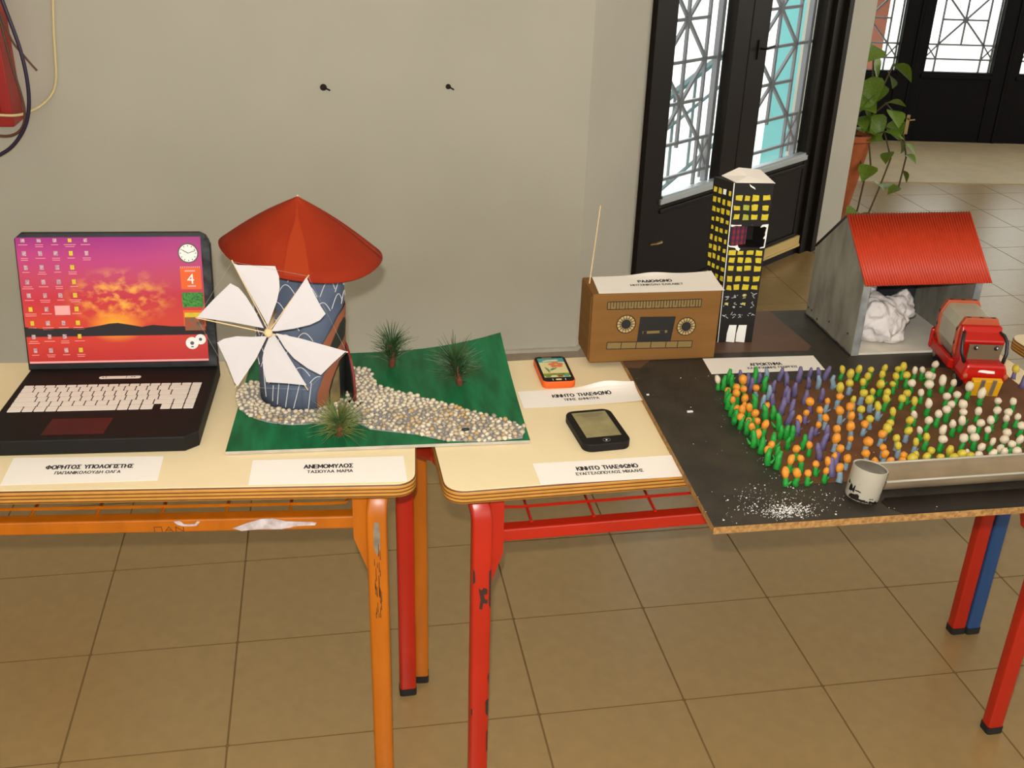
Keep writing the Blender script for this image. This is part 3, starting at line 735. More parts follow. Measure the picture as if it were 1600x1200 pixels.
lfo = lf.xf(frame(hp-WB, (.26, -.965, 0), (0, 0, 1))).build('open_door', 'dark_red', tw)
MB().prism([(.003, .002), (.067, .002), (.069, .03), (.063, .057), (.05, .08), (.03, .097), (.003, .105)], 0, .0008).xf(frame(hp-WB+Vector((-.0026, -.0008, 0)), (.26, -.965, 0), (0, 0, 1)) @ Matrix.Translation((0, 0, -.0008))).build('door_lining', 'mill_dark', tw)
cpatch([(26, .872), (40, .862), (112, .862), (112, .925), (98, .942), (82, .945), (62, .935), (44, .905)], .003, 'window_surround', 'mill_brown')
cpatch([(44, .872), (56, .868), (84, .886), (88, .91), (80, .925), (66, .918), (52, .895)], .0036, 'window', 'mill_dark')  # dark sheet painted in for the shade of a window hole
# white scallops drawn on the tower
dr_ = MB()
def scallop(a0, a1, z0, z1, z2):
    pts = [cyl(a0+(a1-a0)*k/8, z0+(z2-z0)*k/8+z1*math.sin(math.pi*k/8), .0012)-WB for k in range(9)]
    dr_.tube(pts, .0008, 4)
for r_, (z, sh) in enumerate(((1.028, 0), (.995, 13), (.965, 2), (.935, 16), (.905, 5), (.875, 14), (.845, 0))):
    for k in range(-5, 6):
        a = k*26+sh+random.uniform(-3, 3)
        if z < .95 and a+13 > 26: continue
        if a > 100: continue
        scallop(a-12, a+12, z-.012, .02+random.uniform(-.003, .005), z-.010+random.uniform(-.006, .006))
for a, z0, z1, k in ((-42, .772, .806, 3), (-34, .768, .812, 4), (-22, .765, .815, 6), (-11, .764, .815, 9), (8, .760, .815, 5), (-55, .775, .83, -2)):
    dr_.tube([cyl(a+k*t, z0+(z1-z0)*t, .0012)-WB for t in (0, .3, .6, 1)], .0008, 4)
scallop(11, 25, .815, .004, .825); scallop(-32, -12, .815, .005, .818); scallop(-48, -38, .806, .004, .812)
dr_.build('scallop_lines', 'chalk', tw)
# roof
RA = Vector((-.055, 1.878, 1.146)); RC = Vector((-.056, 1.874, 1.043))
def roofpt(t, k):
    rad = .147*(1+.018*math.sin(3*t+1)+.012*math.sin(5*t+.4)); a = t
    q = RC+Vector((rad*math.cos(a), rad*math.sin(a), -.128*math.cos(a)*rad+.005*math.sin(2*a+.6)))
    p = RA+(q-RA)*k
    p.z += .006*math.sin(math.pi*k)
    return p
rf = MB().grid(lambda u, v: roofpt(2*math.pi*u, v)-WB, 64, 8).build('roof', 'roof_red', wm, smooth='all', solid=.0035)
MB().grid(lambda u, v: roofpt(math.pi*1.5-.03+(.16)*(u-.5)*2*(.35+.65*min(1, max(0, (v-.3)/.25))), .03+.94*v)-WB+Vector((0, -.0004, .0009)), 4, 8).build('roof_seam', 'roof_seam', rf, smooth='all')
MB().ico(RA-WB+Vector((0, 0, .001)), (.0018, .0018, .0018), 2).build('roof_tip', 'stick', rf)
# sails
SAILS=[
[(.0002,-.0000,.0024),(-.0013,.0001,.0119),(-.0487,.0039,.1226),(-.0416,.0034,.1203),(.0187,-.0015,.1180),(.0238,-.0019,.0999),(.0235,-.0019,.0793),(.0178,-.0014,.0563),(.0075,-.0006,.0307),(-.0002,.0000,.0119)],
[(.0045,-.0004,.0023),(.0692,-.0056,.0997),(.0757,-.0061,.0826),(.0890,-.0072,.0501),(.0979,-.0079,.0336),(.0876,-.0071,.0219),(.0710,-.0057,.0137),(.0436,-.0035,.0068),(.0152,-.0012,.0023)],
[(.0129,-.0010,-.0001),(.0534,-.0043,-.0100),(.1298,-.0105,-.0349),(.1057,-.0085,-.0579),(.0847,-.0068,-.0799),(.0633,-.0051,-.0673),(.0403,-.0033,-.0474),(.0263,-.0021,-.0278)],
[(.0083,-.0007,-.0048),(.0198,-.0016,-.0266),(.0580,-.0047,-.1033),(.0239,-.0019,-.0991),(-.0111,.0009,-.0961),(-.0147,.0012,-.0688),(-.0144,.0012,-.0505),(-.0099,.0008,-.0323),(-.0008,.0001,-.0119)],
[(-.0027,.0002,-.0071),(-.0253,.0020,-.0503),(-.0599,.0048,-.1017),(-.0648,.0052,-.0941),(-.0746,.0060,-.0559),(-.0874,.0071,-.0183),(-.0761,.0061,-.0113),(-.0542,.0044,-.0067),(-.0307,.0025,-.0081)],
[(-.0068,.0006,.0096),(-.0625,.0051,.0218),(-.1158,.0094,.0303),(-.0853,.0069,.0626),(-.0556,.0045,.0910),(-.0426,.0034,.0830),(-.0322,.0026,.0681),(-.0185,.0015,.0402)],
]
TIPS=[(-.0514,.0041,.1282),(.0736,-.0059,.1031),(.1330,-.0107,-.0374),(.0597,-.0048,-.1134),(-.0645,.0052,-.1041),(-.1180,.0095,.0292)]

HUB = Vector((-0.1121,1.7050,0.9579)); HN = Vector((-.08, -.99, 0)).normalized()
hb = MB(); hb.tube([HUB-WB+HN*.012, HUB-WB-HN*.095], .004, 8); hb.ico(HUB-WB+HN*.006, (.008, .008, .008), 2, noise=.1)
hub = hb.build('hub', 'stick', wm, smooth='all')
for i, (s, t) in enumerate(zip(SAILS, TIPS)):
    tv = Vector(t); q = [Vector(p) for p in s]; cen = sum(q, Vector())/len(q)
    mb = MB(); lift = HN*.004*(i % 3)
    mb.add([HUB-WB+p+lift for p in q]+[HUB-WB+cen+lift+HN*.0012], [(k, (k+1) % len(q), len(q)) for k in range(len(q))])
    sail = mb.build('sail', 'sail_paper', wm, solid=.0006)
    MB().tube([HUB-WB+lift-HN*.0015, HUB-WB+tv+lift-HN*.0015], .0011, 6).build('stick', 'stick', sail)
for i in range(6):
    a = Vector(TIPS[i]); b = Vector(TIPS[(i+1) % 6])
    MB().tube([HUB-WB+a*.985+HN*.004*(i % 3), HUB-WB+b*.985+HN*.004*((i+1) % 3)], .0002, 4).build('thread', 'thread', wm)
# gravel
PATH = [(.017, 1.748), (.056, 1.703), (.136, 1.674), (.19, 1.643), (.257, 1.634), (.325, 1.638), (.338, 1.679), (.295, 1.718), (.229, 1.765), (.149, 1.829), (.078, 1.88), (.065, 1.956), (.03, 1.975), (.018, 1.86)]
ringo = []
for k in range(0, 19):
    a = R(-118+k*10); rr = .124+.012*math.cos(a); ringo.append((AX.x+rr*math.sin(a), AX.y-rr*math.cos(a)))
ringp = ringo+[(AX.x+.07*math.sin(R(-118+k*10)), AX.y-.07*math.cos(R(-118+k*10))) for k in range(18, -1, -1)]
def bz(x, y):
    u = (x+.185)/.53; v = (y-1.64)/.41; u = min(max(u, 0), 1); v = min(max(v, 0), 1); return bpt(u, v).z
gb = MB()
for pl in (PATH, ringp):
    gb.prism([(p[0]-WB.x, p[1]-WB.y) for p in pl], .0078, .0092)
gp = gb.build('gravel_path', 'glue_grey', wm)
pts = []
cand = []
random.seed(3)
for k in range(60000):
    x, y = random.uniform(-.2, .345), random.uniform(1.63, 1.98)
    inr = inpoly(x, y, ringp) and math.hypot(x-AX.x, y-AX.y) > .085
    if not (inpoly(x, y, PATH) or inr): continue
    if math.hypot(x-AX.x, y-AX.y) < .085: continue
    if all((x-a)**2+(y-b)**2 > .0089**2 for a, b in pts): pts.append((x, y))
pv = []
for m in range(4):
    for k in range(3): pv.append(MB().ico((0, 0, 0), (1, random.uniform(.75, .95), random.uniform(.6, .8)), 1, noise=.16).mesh('pebble', 'pebble_%d' % m, smooth='all'))
pts.sort(key=lambda p: p[1])
rest = MB(); n_p = 0
for (x, y) in pts:
    r_ = random.uniform(.0042, .0068); z = bz(x, y)+r_*.45+.001
    mi = random.choices((0, 1, 2, 3), (5, 5, 3, 2))[0]
    if n_p < 296:
        o = bpy.data.objects.new('pebble', pv[mi*3+random.randrange(3)]); col.objects.link(o); o.parent = gp
        o.location = (x-WB.x, y-WB.y, z-WB.z); o.scale = (r_, r_, r_); o.rotation_euler = (random.uniform(-.4, .4), random.uniform(-.4, .4), random.uniform(0, 6.28)); n_p += 1
    else: rest.ico((x-WB.x, y-WB.y, z-WB.z), (r_, r_*.85, r_*.7), 1, M=Matrix.Rotation(random.uniform(0, 6), 3, 'Z'), noise=.15)
for k in range(1500):
    x, y = random.uniform(-.2, .345), random.uniform(1.63, 1.98)
    if (inpoly(x, y, PATH) or inpoly(x, y, ringp)) and math.hypot(x-AX.x, y-AX.y) > .085:
        r_ = random.uniform(.0018, .0032); rest.ico((x-WB.x, y-WB.y, bz(x, y)+.002-WB.z), (r_, r_, r_*.8), 1, noise=.2, mi=random.randrange(3))
rest.build('small_gravel', ['pebble_1', 'pebble_0', 'pebble_2'], gp, smooth='all')['kind'] = 'stuff'
MB().ico((.225-WB.x, 1.668-WB.y, .0165), (.008, .0035, .003), 2).build('dark_pebble', 'mill_dark', gp, smooth='all')
# pine sprigs stuck into the board
def sprig(x, y, h, spread, nm, lean=(0, 0), wide=1.0, n=150, low=.25):
    z = bz(x, y)-WB.z; b = Vector((x-WB.x, y-WB.y, z)); tip = b+Vector((lean[0], lean[1], h*.62))
    stem = MB().tube([b-Vector((0, 0, .002)), b+(tip-b)*.5+Vector((.002, 0, 0)), tip], [.0075, .0068, .005], 8)
    for k in range(16):
        u = random.random(); c = b+(tip-b)*u; stem.ico(c+Vector((random.uniform(-.004, .004), random.uniform(-.004, .004), 0)), (.0035, .0035, .003), 1, noise=.3)
    s = stem.build('pine_sprig', 'bark', wm, smooth='all')
    nd = MB()
    for k in range(n):
        u = random.uniform(low, 1); c = b+(tip-b)*u; a = random.uniform(0, 6.28); el = random.uniform(.25, 1.35)*wide
        d = Vector((math.sin(el)*math.cos(a), math.sin(el)*math.sin(a), math.cos(el)))
        l = spread*random.uniform(.65, 1.1); e = c+d*l+Vector((0, 0, -.10*l*math.sin(el)))
        e.z = max(e.z, b.z+.002)
        nd.tube([c, c+(e-c)*.5+Vector((0, 0, .004)), e], [.0006, .00055, .0002], 3, cap=False)
    nd.build('needles', nm, s, fix=False)['kind'] = 'stuff'
sprig(.112, 1.975, .078, .058, 'needle', (0, .0), .9, 280, low=.12)
sprig(.240, 1.868, .078, .066, 'needle', (-.012, .012), 1.0, 320, low=.12)
sprig(-.002, 1.688, .046, .060, 'needle_yellow', (.002, .004), 1.15, 330, low=.1)

# ================================================================== paper name cards
def card(label, c, z, lines, curl=(0, 0, 0, 0), lift=None, floaty=0):
    """corners FL, FR, BR, BL"""
    FLc, FRc, BRc, BLc = [Vector((p[0], p[1], 0)) for p in c]
    cen = (FLc+FRc+BRc+BLc)/4
    def pt(u, v):
        p = FLc*(1-u)*(1-v)+FRc*u*(1-v)+BRc*u*v+BLc*(1-u)*v
        hz = curl[0]*(1-u)**3*(1-v)**2+curl[1]*u**3*(1-v)**2+curl[2]*u**3*v**2+curl[3]*(1-u)**3*v**2
        if lift: hz += lift[2]*math.exp(-((u-lift[0])/.16)**2)*abs(v-(1-lift[1]))**6
        return Vector((p.x-cen.x, p.y-cen.y, hz+.0004))
    t = thing('name_card', (cen.x, cen.y, z), label, 'paper card', 0, 'paper name cards beside the models')
    MB().grid(pt, 24, 8).build('paper', 'paper', t, solid=.0003)
    ex = (FRc-FLc+BRc-BLc); ey = (BLc-FLc+BRc-FRc)
    for (s, wd, u, v, ys) in lines:
        W, Dp = ex.length/2, ey.length/2; big = v > .45
        b = pen_mb(s, wd, .0115 if big else .0085, .21 if big else .17)
        b.v = [tuple(pt(min(max(u+q[0]/W, 0), 1), min(max(v+q[1]/Dp, 0), 1))+Vector((0, 0, .0006+q[2]))) for q in b.v]
        b.build('lettering', 'print_black', t, fix=False)
    return t
Zt = .7502
card('white name card in front of the black laptop model', [(-.553, 1.593), (-.303, 1.579), (-.303, 1.660), (-.553, 1.684)], Zt, [('ΦΟΡΗΤΟΣ ΥΠΟΛΟΓΙΣΤΗΣ', .142, .53, .60, 1.2), ('ΠΑΠΑΝΙΚΟΛΟΥΔΗ ΟΛΓΑ', .106, .53, .38, 1.15)])
card('white name card in front of the green windmill board', [(-.154, 1.546), (.108, 1.526), (.108, 1.612), (-.151, 1.627)], Zt, [('ΑΝΕΜΟΜΥΛΟΣ', .082, .50, .66, 1.2), ('ΤΑΣΙΟΥΛΑ ΜΑΡΙΑ', .076, .51, .45, 1.15)])
card('white name card between the orange phone and the black phone', [(.352, 1.770), (.603, 1.768), (.600, 1.845), (.352, 1.842)], Zt, [('ΚΙΝΗΤΟ ΤΗΛΕΦΩΝΟ', .118, .50, .60, 1.2), ('ΤΙΠΗΣ ΔΗΜΗΤΡΑ', .07, .48, .36, 1.15)], curl=(0, .006, .010, 0), lift=(.72, 1, .010))
card('white name card in front of the black phone at the desk edge', [(.330, 1.487), (.583, 1.484), (.583, 1.556), (.329, 1.559)], Zt, [('ΚΙΝΗΤΟ ΤΗΛΕΦΩΝΟ', .108, .50, .62, 1.2), ('ΕΥΑΓΓΕΛΟΠΟΥΛΟΣ ΜΙΧΑΛΗΣ', .118, .50, .38, 1.15)], curl=(0, .001, .002, 0))

# ================================================================== two phone models
ph = thing('phone_model', (.440, 1.911, .75), 'small orange-sided phone model with a drawn flower on its screen', 'phone', R(-1))
body = MB().prism(rrect(.068, .123, .012, 5), 0, .015).build('body', 'orange_card', ph, smooth=True, bevel=.002)
MB().prism(rrect(.065, .120, .011, 5), .015, .0155).build('face', 'card_black', ph)
mk('teal_print', S(70, 160, 166), .6); mk('cream_print', S(226, 214, 160), .6); mk('salmon_print', S(226, 118, 84), .6); mk('lime_print', S(150, 162, 40), .6, c2=S(92, 118, 40), scale=220)
sc_ = MB().box((0, .004, .0158), (.054, .090, .0004)).build('screen', 'cream_print', ph)
MB().box((0, .040, .0161), (.054, .019, .0004)).build('sky_print', 'teal_print', sc_)
MB().prism([(-.018, .036), (-.008, .040), (.012, .042), (.016, .038), (.012, .034), (-.006, .034), (-.018, .032)], .0163, .0166).build('cloud_print', 'cream_print', sc_)
fl = MB()
for k in range(5):
    a = R(72*k+20); fl.prism([(.007+.009*math.cos(a)+.0075*math.cos(q*.785), .017+.0085*math.sin(a)+.006*math.sin(q*.785)) for q in range(8)], .0161, .0163+k*.0001)
fl.build('flower_print', 'salmon_print', sc_)
MB().prism([(.007+.004*math.cos(q*.785), .017+.004*math.sin(q*.785)) for q in range(8)], .0168, .017).build('flower_heart', 'yellow_paint', sc_)
gl = MB(); gl.tube([(.002, .008, .0162), (-.008, -.006, .0162), (-.014, -.022, .0162)], .0005, 4); gl.prism([(-.014, -.018), (-.018, .0), (-.019, .008), (-.013, .0), (-.011, -.010)], .016, .0162)
gl.prism([(-.010, -.006), (-.004, .000), (.008, .004), (.002, -.004), (-.006, -.010)], .016, .0162); mk('leaf_print', S(96, 140, 96), .6); gl.build('leaf_print', 'leaf_print', sc_)
MB().box((0, -.030, .0161), (.054, .012, .0004)).build('grass_print', 'lime_print', sc_)
for k, (x, m) in enumerate(((-.019, 'lime_print'), (-.0063, 'cream_print'), (.0063, 'mill_brown'), (.019, 'teal_print'))): MB().box((x, -.037, .0163), (.010, .008, .0005)).build('app_icon', m, sc_)
MB().prism(rrect(.012, .005, .002, 3, 0, -.052), .0155, .0161).build('home_button', 'cream_print', ph)
MB().box((-.006, .054, .0157), (.02, .005, .0005)).build('speaker_slot', 'mill_brown', ph)
bm_ = MB(); bm_.box((-.012, -.052, .0157), (.0012, .007, .0005)); bm_.box((.014, -.052, .0157), (.0012, .007, .0005)); bm_.build('button_marks', 'white', ph)

ph = thing('phone_model', (.468, 1.654, .75), 'larger black phone model with a plain tan screen and round button', 'phone', R(4))
MB().prism(rrect(.090, .134, .018, 6), 0, .016).build('body', 'card_black', ph, smooth=True, bevel=.002)
mk('tan_screen', S(160, 148, 104), .55, c2=S(138, 130, 96), scale=28)
sc_ = MB().box((0, .008, .0163), (.066, .096, .0005)).build('screen', 'tan_screen', ph)
for s, wd, yy in (('ΕΥΑΓΓΕΛΟΠΟΥΛΟΣ', .05, .046), ('ΜΙΧΑΛΗΣ', .03, .039)): pen_mb(s, wd, .0045, .12).xf(Matrix.Translation((0, yy, .0168))).build('lettering', 'print_grey', sc_, fix=False)
MB().tube([(.007*math.cos(k*.3927), -.054+.0055*math.sin(k*.3927), .0163) for k in range(17)], .0006, 4).build('button_ring', 'print_grey', ph)
MB().prism([(.0018*math.cos(k), -.054+.0018*math.sin(k)) for k in range(6)], .016, .0166).build('button_dot', 'white', ph)

# ================================================================== farm board
TB = .763; FB = Vector((.985, 1.745, .75))
farm = thing('farm_model', FB, 'black farm model board with rows of clay flowers, overhanging the red desk', 'model board')
PB = [(.571, 1.308), (1.372, 1.300), (1.383, 2.172), (.604, 2.190)]
def fo(pl): return [(p[0]-FB.x, p[1]-FB.y) for p in pl]
MB().prism(fo(PB), .0, .013, 0, 1).build('board', ['chipboard', 'board_black'], farm)
CBR = [(.604, 2.189), (.5905, 1.905), (.622, 1.900), (.660, 1.945), (.80, 1.957), (1.012, 1.948), (1.03, 1.97), (1.018, 2.18)]
MB().prism(fo(CBR), .013, .0134).build('brown_corner', 'brown_paint', farm)
FIELD = [(.735, 1.418), (.80, 1.415), (1.372, 1.405), (1.380, 1.79), (1.25, 1.835), (1.05, 1.81), (.86, 1.80), (.80, 1.80), (.79, 1.70)]
MB().prism(fo(FIELD), .013, .0142).build('soil_field', 'soil', farm)
MB().prism(fo([(.895, 1.306), (1.37, 1.300), (1.37, 1.355), (.885, 1.356), (.872, 1.345), (.876, 1.325)]), .013, .0136).build('wet_paint', 'wet_black', farm)
cr_ = MB()
for k in range(900):
    if k < 300: x, y = random.gauss(.70, .05), random.gauss(1.36, .03)
    elif k < 780: x, y = random.gauss(.705, .024), random.gauss(1.337, .009)  # this dense cluster stands in for a white paint smear
    elif k < 840: x, y = .76-.0+random.uniform(-.06, .06), random.uniform(1.38, 1.75); x = .765+(y-1.42)*.0-.05*random.random()
    else: x, y = random.uniform(.59, 1.0), random.uniform(1.31, 1.9)
    if not (inpoly(x, y, [(p[0], p[1]) for p in PB])) or y < 1.312: continue
    r_ = random.uniform(.0003, .0008)*(1 if random.random() < .93 else 2); cr_.ico((x-FB.x, y-FB.y, .0135+r_*.5), (r_*1.3, r_, r_*.7), 1, noise=.3)
cr_.box((.660-FB.x, 1.695-FB.y, .0142), (.011, .004, .0024), rz=.0); cr_.box((.600-FB.x, 1.775-FB.y, .014), (.005, .003, .002))
cr_.build('crumbs_and_smear', 'foam', farm, fix=False)['kind'] = 'stuff'
FLOWERS = {
 'WG': [(747,1780),(1166,1776),(1184,1777),(1217,1797),(1178,1749),(1185,1743),(1132,1724),(1127,1677),(1163,1707),(1196,1717),(1212,1715),(1168,1657),(1192,1662),(1232,1686),(1111,1627),(1158,1625),(1135,1598),(1180,1617),(1066,1591),(1076,1566),(1105,1582),(1140,1559),(1163,1582),(1045,1533),(1116,1543),(1083,1521),(1060,1491),(1193,1591),(1241,1656),(1263,1633),(1229,1587),(1168,1546),(1201,1552),(1171,1520),(1139,1519),(1127,1490),(1103,1490),(1082,1450),(1112,1457),(1152,1480),(1149,1454),(1195,1506),(1178,1481),(1176,1458),(1206,1478),(1233,1558),(1248,1578),(1291,1625),(1255,1560),(1240,1524),(1100,1422),(1121,1422),(1145,1421),(1171,1422)],
 'G': [(757,1779),(780,1806),(777,1782),(743,1723),(736,1696),(732,1669),(727,1638),(730,1617),(736,1597),(730,1548),(734,1524),(731,1483),(741,1469),(752,1494),(831,1801),(837,1764),(786,1685),(791,1641),(807,1645),(801,1604),(790,1571),(800,1569),(787,1532),(809,1563),(763,1535),(814,1529)],
 'OG': [(747,1733),(789,1763),(769,1738),(783,1732),(760,1711),(746,1694),(767,1692),(761,1668),(742,1647),(761,1650),(734,1656),(759,1624),(732,1617),(760,1604),(742,1603),(741,1578),(759,1578),(741,1553),(744,1512),(736,1494),(794,1659),(757,1454),(780,1456),(786,1493),(816,1504),(800,1438),(735,1413),(752,1413),(772,1411),(805,1416)],
 'P': [(804,1807),(810,1791),(809,1767),(839,1800),(886,1807),(893,1782),(924,1797),(951,1809),(931,1766),(968,1798),(981,1800),(853,1757),(862,1721),(864,1709),(888,1735),(894,1700),(931,1708),(827,1697),(831,1664),(850,1661),(826,1622),(828,1581),(840,1555),(873,1556),(851,1525),(830,1490),(843,1457),(827,1432),(1376,1721)],
 'B': [(858,1810),(830,1730),(804,1694),(981,1760),(951,1764)],
 'OP': [(832,1594),(861,1622),(861,1577),(889,1664),(839,1464),(825,1444),(857,1480)],
 'OB': [(810,1738),(919,1661),(893,1626),(888,1595),(947,1672),(927,1614),(955,1632),(937,1593),(920,1557),(889,1548),(898,1520),(867,1512),(859,1451),(830,1413),(949,1566),(917,1496),(902,1457),(898,1426),(960,1522),(943,1481),(932,1457),(963,1449),(925,1427),(900,1428),(950,1422)],
 'YG': [(1016,1796),(1047,1790),(1077,1790),(1050,1759),(1031,1731),(1035,1693),(1061,1719),(1109,1794),(1134,1788),(1144,1784),(1089,1759),(1114,1751),(1134,1746),(1093,1723),(1059,1682),(1098,1677),(1038,1656),(1073,1657),(1093,1644),(1029,1607),(1003,1567),(1039,1570),(1036,1500),(1021,1457),(1053,1453),(1025,1431),(995,1427),(1043,1429),(1066,1426),(1083,1424)],
 'YB': [(1019,1765),(1001,1731),(970,1706),(977,1663),(1002,1685),(1008,1654),(976,1628),(1007,1621),(974,1588),(980,1545),(982,1504),(1015,1532),(1010,1492),(973,1479),(992,1452),(968,1424)],
 'YP': [(1383,1762)],
}

random.seed(11)
stem_me, head_me = {}, {}
for cn, m in (('G', 'clay_green'), ('P', 'clay_purple'), ('B', 'clay_blue')):
    for k in range(3):
        w = [random.uniform(-.0012, .0012) for _ in range(6)]
        b = MB().tube([(0, 0, 0), (w[0], w[1], .006), (w[2], w[3], .013), (w[4], w[5], .021)], [.0062, .0050, .0046, .0036], 7)
        if k == 1: b.tube([(0, 0, .003), (.006, .001, .004), (.010, .0, .009)], [.003, .0025, .001], 5)
        stem_me[cn, k] = b.mesh('clay_stem', m, smooth='all')
        b = MB().tube([(0, 0, 0), (w[0], w[1], .010), (w[2]*1.5, w[3]*1.5, .020), (w[4]*2, w[5]*2, .031)], [.0066, .0056, .0054, .0028], 7)
        if k == 2: b.tube([(0, 0, .004), (.007, .001, .006), (.012, .001, .014)], [.003, .003, .001], 5)
        stem_me[cn+'t', k] = b.mesh('clay_stalk', m, smooth='all')
for cn, m in (('O', 'clay_orange'), ('Y', 'clay_yellow'), ('W', 'clay_white')):
    for k in range(3):
        b = MB(); b.ico((0, 0, 0), [(.0068, .0064, .0088), (.0076, .0072, .0078), (.0062, .0060, .0100)][k], 2, noise=.09)
        head_me[cn, k] = b.mesh('clay_bloom', m, smooth='all')
hole_me = MB().ico((0, -.0042, .002), (.0022, .0014, .003), 1).mesh('pin_hole', 'toy_black', smooth='all')
for kind, L in FLOWERS.items():
    for (x, y) in L:
        x, y = x/1000, y/1000
        if x > .865: y = max(y, 1.430)
        k = random.randrange(3)
        sc = random.uniform(.88, 1.12)
        plain = len(kind) == 1
        me = stem_me[(kind[-1]+('t' if plain else '')), k]
        o = bpy.data.objects.new('clay_flower', me); col.objects.link(o); o.parent = farm
        o.location = (x-FB.x, y-FB.y, .0140); o.scale = (sc, sc, sc); o.rotation_euler = (random.uniform(-.16, .16), random.uniform(-.2, .12), random.uniform(-.6, .6) if not plain else random.uniform(0, 6.28))
        if not plain:
            hk = random.randrange(3)
            h = bpy.data.objects.new('bloom', head_me[kind[0], hk]); col.objects.link(h); h.parent = o
            h.location = (0, 0, .0245); h.rotation_euler = (random.uniform(-.3, .3), random.uniform(-.3, .3), random.uniform(0, 6.28)); hs = random.uniform(.9, 1.2); h.scale = (hs, hs, hs)

# card, radio, tower block, barn, truck, gutter and cup stand on the board
card('white name card lying on the black board beside the radio', [(.759, 1.853), (1.006, 1.848), (1.012, 1.920), (.766, 1.930)], TB+.0006, [('ΑΓΡΟΚΤΗΜΑ', .068, .52, .50, 1.2), ('ΚΑΛΟΓΙΑΝΝΗΣ ΓΕΩΡΓΙΟΣ', .108, .56, .27, 1.15)])
RB = Vector((.656, 1.984, TB+.0006))
rd = thing('radio_model', RB, 'brown cardboard radio model with drawn dials and a wooden skewer aerial', 'radio', R(-.5))
RWd, RDp, RHt = .274, .103, .153
bx = MB()
bx.prism([(-RWd/2, -RDp/2), (RWd/2, -RDp/2), (RWd/2, RDp/2), (-RWd/2, RDp/2)], 0, RHt)
bx.v = [((v[0]*(1+.0*v[2])), v[1], v[2]) for v in bx.v]
case = bx.build('case', 'cardboard', rd, bevel=.003)
MB().prism([(-RDp/2+.006, .012), (RDp/2-.006, .008), (RDp/2-.008, RHt-.008), (-RDp/2+.008, RHt-.004)], 0, .0015).xf(frame((-RWd/2-.0002, 0, 0), (0, -1, 0), (0, 0, 1))).build('side_flap', 'cardboard', case)
MB().tube([(-.131, .012, RHt-.01), (-.131+.014, .014, RHt+.165)], [.0014, .0011], 6).build('aerial', 'stick', rd)
F = frame((0, -RDp/2-.0001, 0), (1, 0, 0), (0, 0, 1))
def rp(px, py): # front face coordinates from the drawing
    return ((px-155)/1340*RWd-RWd/2+.002*(py-345)/700, RHt*(1-(py-330-(px-155)*-.045)/710))
def ring(cx, cz, r, n=32): return [(cx+r*math.cos(2*math.pi*k/n), cz+r*math.sin(2*math.pi*k/n)) for k in range(n)]
def on_front(mb, name, m, par=case, z=.0002): return mb.xf(F @ Matrix.Translation((0, 0, z))).build(name, m, par, fix=True)
sb = MB(); a, b, c, d = rp(308, 405), rp(1285, 360), rp(1283, 440), rp(308, 480); sb.prism([d, c, b, a], 0, .0003); on_front(sb, 'tuning_scale', 'tape_print')
sl = MB()
def seg(mb, p, q, wd):
    p = Vector((p[0], p[1], 0)); q = Vector((q[0], q[1], 0)); L = (q-p).length; an = math.atan2((q-p).y, (q-p).x); mb.box((p+q)/2+Vector((0, 0, .0005)), (L, wd, .0005), rz=an)
for p, q in ((a, b), (b, c), (c, d), (d, a)): seg(sl, p, q, .0014)
for k in range(1, 32):
    t = k/32; top = (a[0]+(b[0]-a[0])*t, a[1]+(b[1]-a[1])*t); bot = (d[0]+(c[0]-d[0])*t, d[1]+(c[1]-d[1])*t)
    if k % 3 == 2: bot = (bot[0], bot[1]+.005)
    seg(sl, top, bot, .0013)
on_front(sl, 'scale_marks', 'pen_black')
for cx, cy in ((512, 628), (1148, 646)):
    q = rp(cx, cy)
    on_front(MB().prism(ring(q[0], q[1], .0195), 0, .0003), 'dial', 'dial_pale')
    dk = MB(); dk.prism(ring(q[0], q[1], .0105), .0003, .0007)
    for k in range(16):
        an = 2*math.pi*k/16; seg(dk, (q[0]+.010*math.cos(an), q[1]+.010*math.sin(an)), (q[0]+.0195*math.cos(an), q[1]+.0195*math.sin(an)), .0012)
    dk.tube([(q[0]+.0198*math.cos(k*.19635), q[1]+.0198*math.sin(k*.19635), .0006) for k in range(33)], .0009, 4); dk.tube([(q[0]+.0128*math.cos(k*.19635), q[1]+.0128*math.sin(k*.19635), .0006) for k in range(33)], .0005, 4)
    on_front(dk, 'dial_marks', 'pen_black')
on_front(MB().prism([rp(638, 808), rp(995, 800), rp(1028, 543), rp(655, 552)], 0, .0004), 'cassette_window', 'pen_black')
on_front(MB().prism([rp(690, 728), rp(950, 712), rp(950, 686), rp(690, 700)], .0004, .0007), 'cassette_slot', 'tape_print')
cs = MB(); cs.prism([rp(695, 727), rp(735, 725), rp(735, 698), rp(700, 700)], .0007, .0009); cs.prism([rp(870, 716), rp(925, 713), rp(925, 688), rp(870, 691)], .0007, .0009); on_front(cs, 'reels', 'pen_black')
kb = MB(); ks = [322, 472, 630, 785, 945, 1070, 1225]
on_front(MB().prism([rp(322, 890), rp(1225, 865), rp(1230, 795), rp(328, 820)], 0, .0003), 'button_row', 'tape_print')
for k in range(7):
    t = (ks[k]-322)/903; seg(kb, rp(ks[k], 890-25*t), rp(ks[k]+5, 820-25*t), .0014)
seg(kb, rp(322, 890), rp(1225, 865), .0014); seg(kb, rp(328, 820), rp(1230, 795), .0014); on_front(kb, 'button_lines', 'pen_black')
card('white name card lying on top of the brown cardboard radio', [(.531, 1.935), (.797, 1.930), (.803, 2.032), (.540, 2.033)], TB+RHt+.0010, [('ΡΑΔΙΟΦΩΝΟ', .072, .49, .62, 1.2), ('ΜΗΤΣΙΝΙΚΟΛΗ ΕΛΙΣΑΒΕΤ', .112, .49, .42, 1.15)], curl=(0, -.0, .006, 0), lift=(.5, 1, .006))

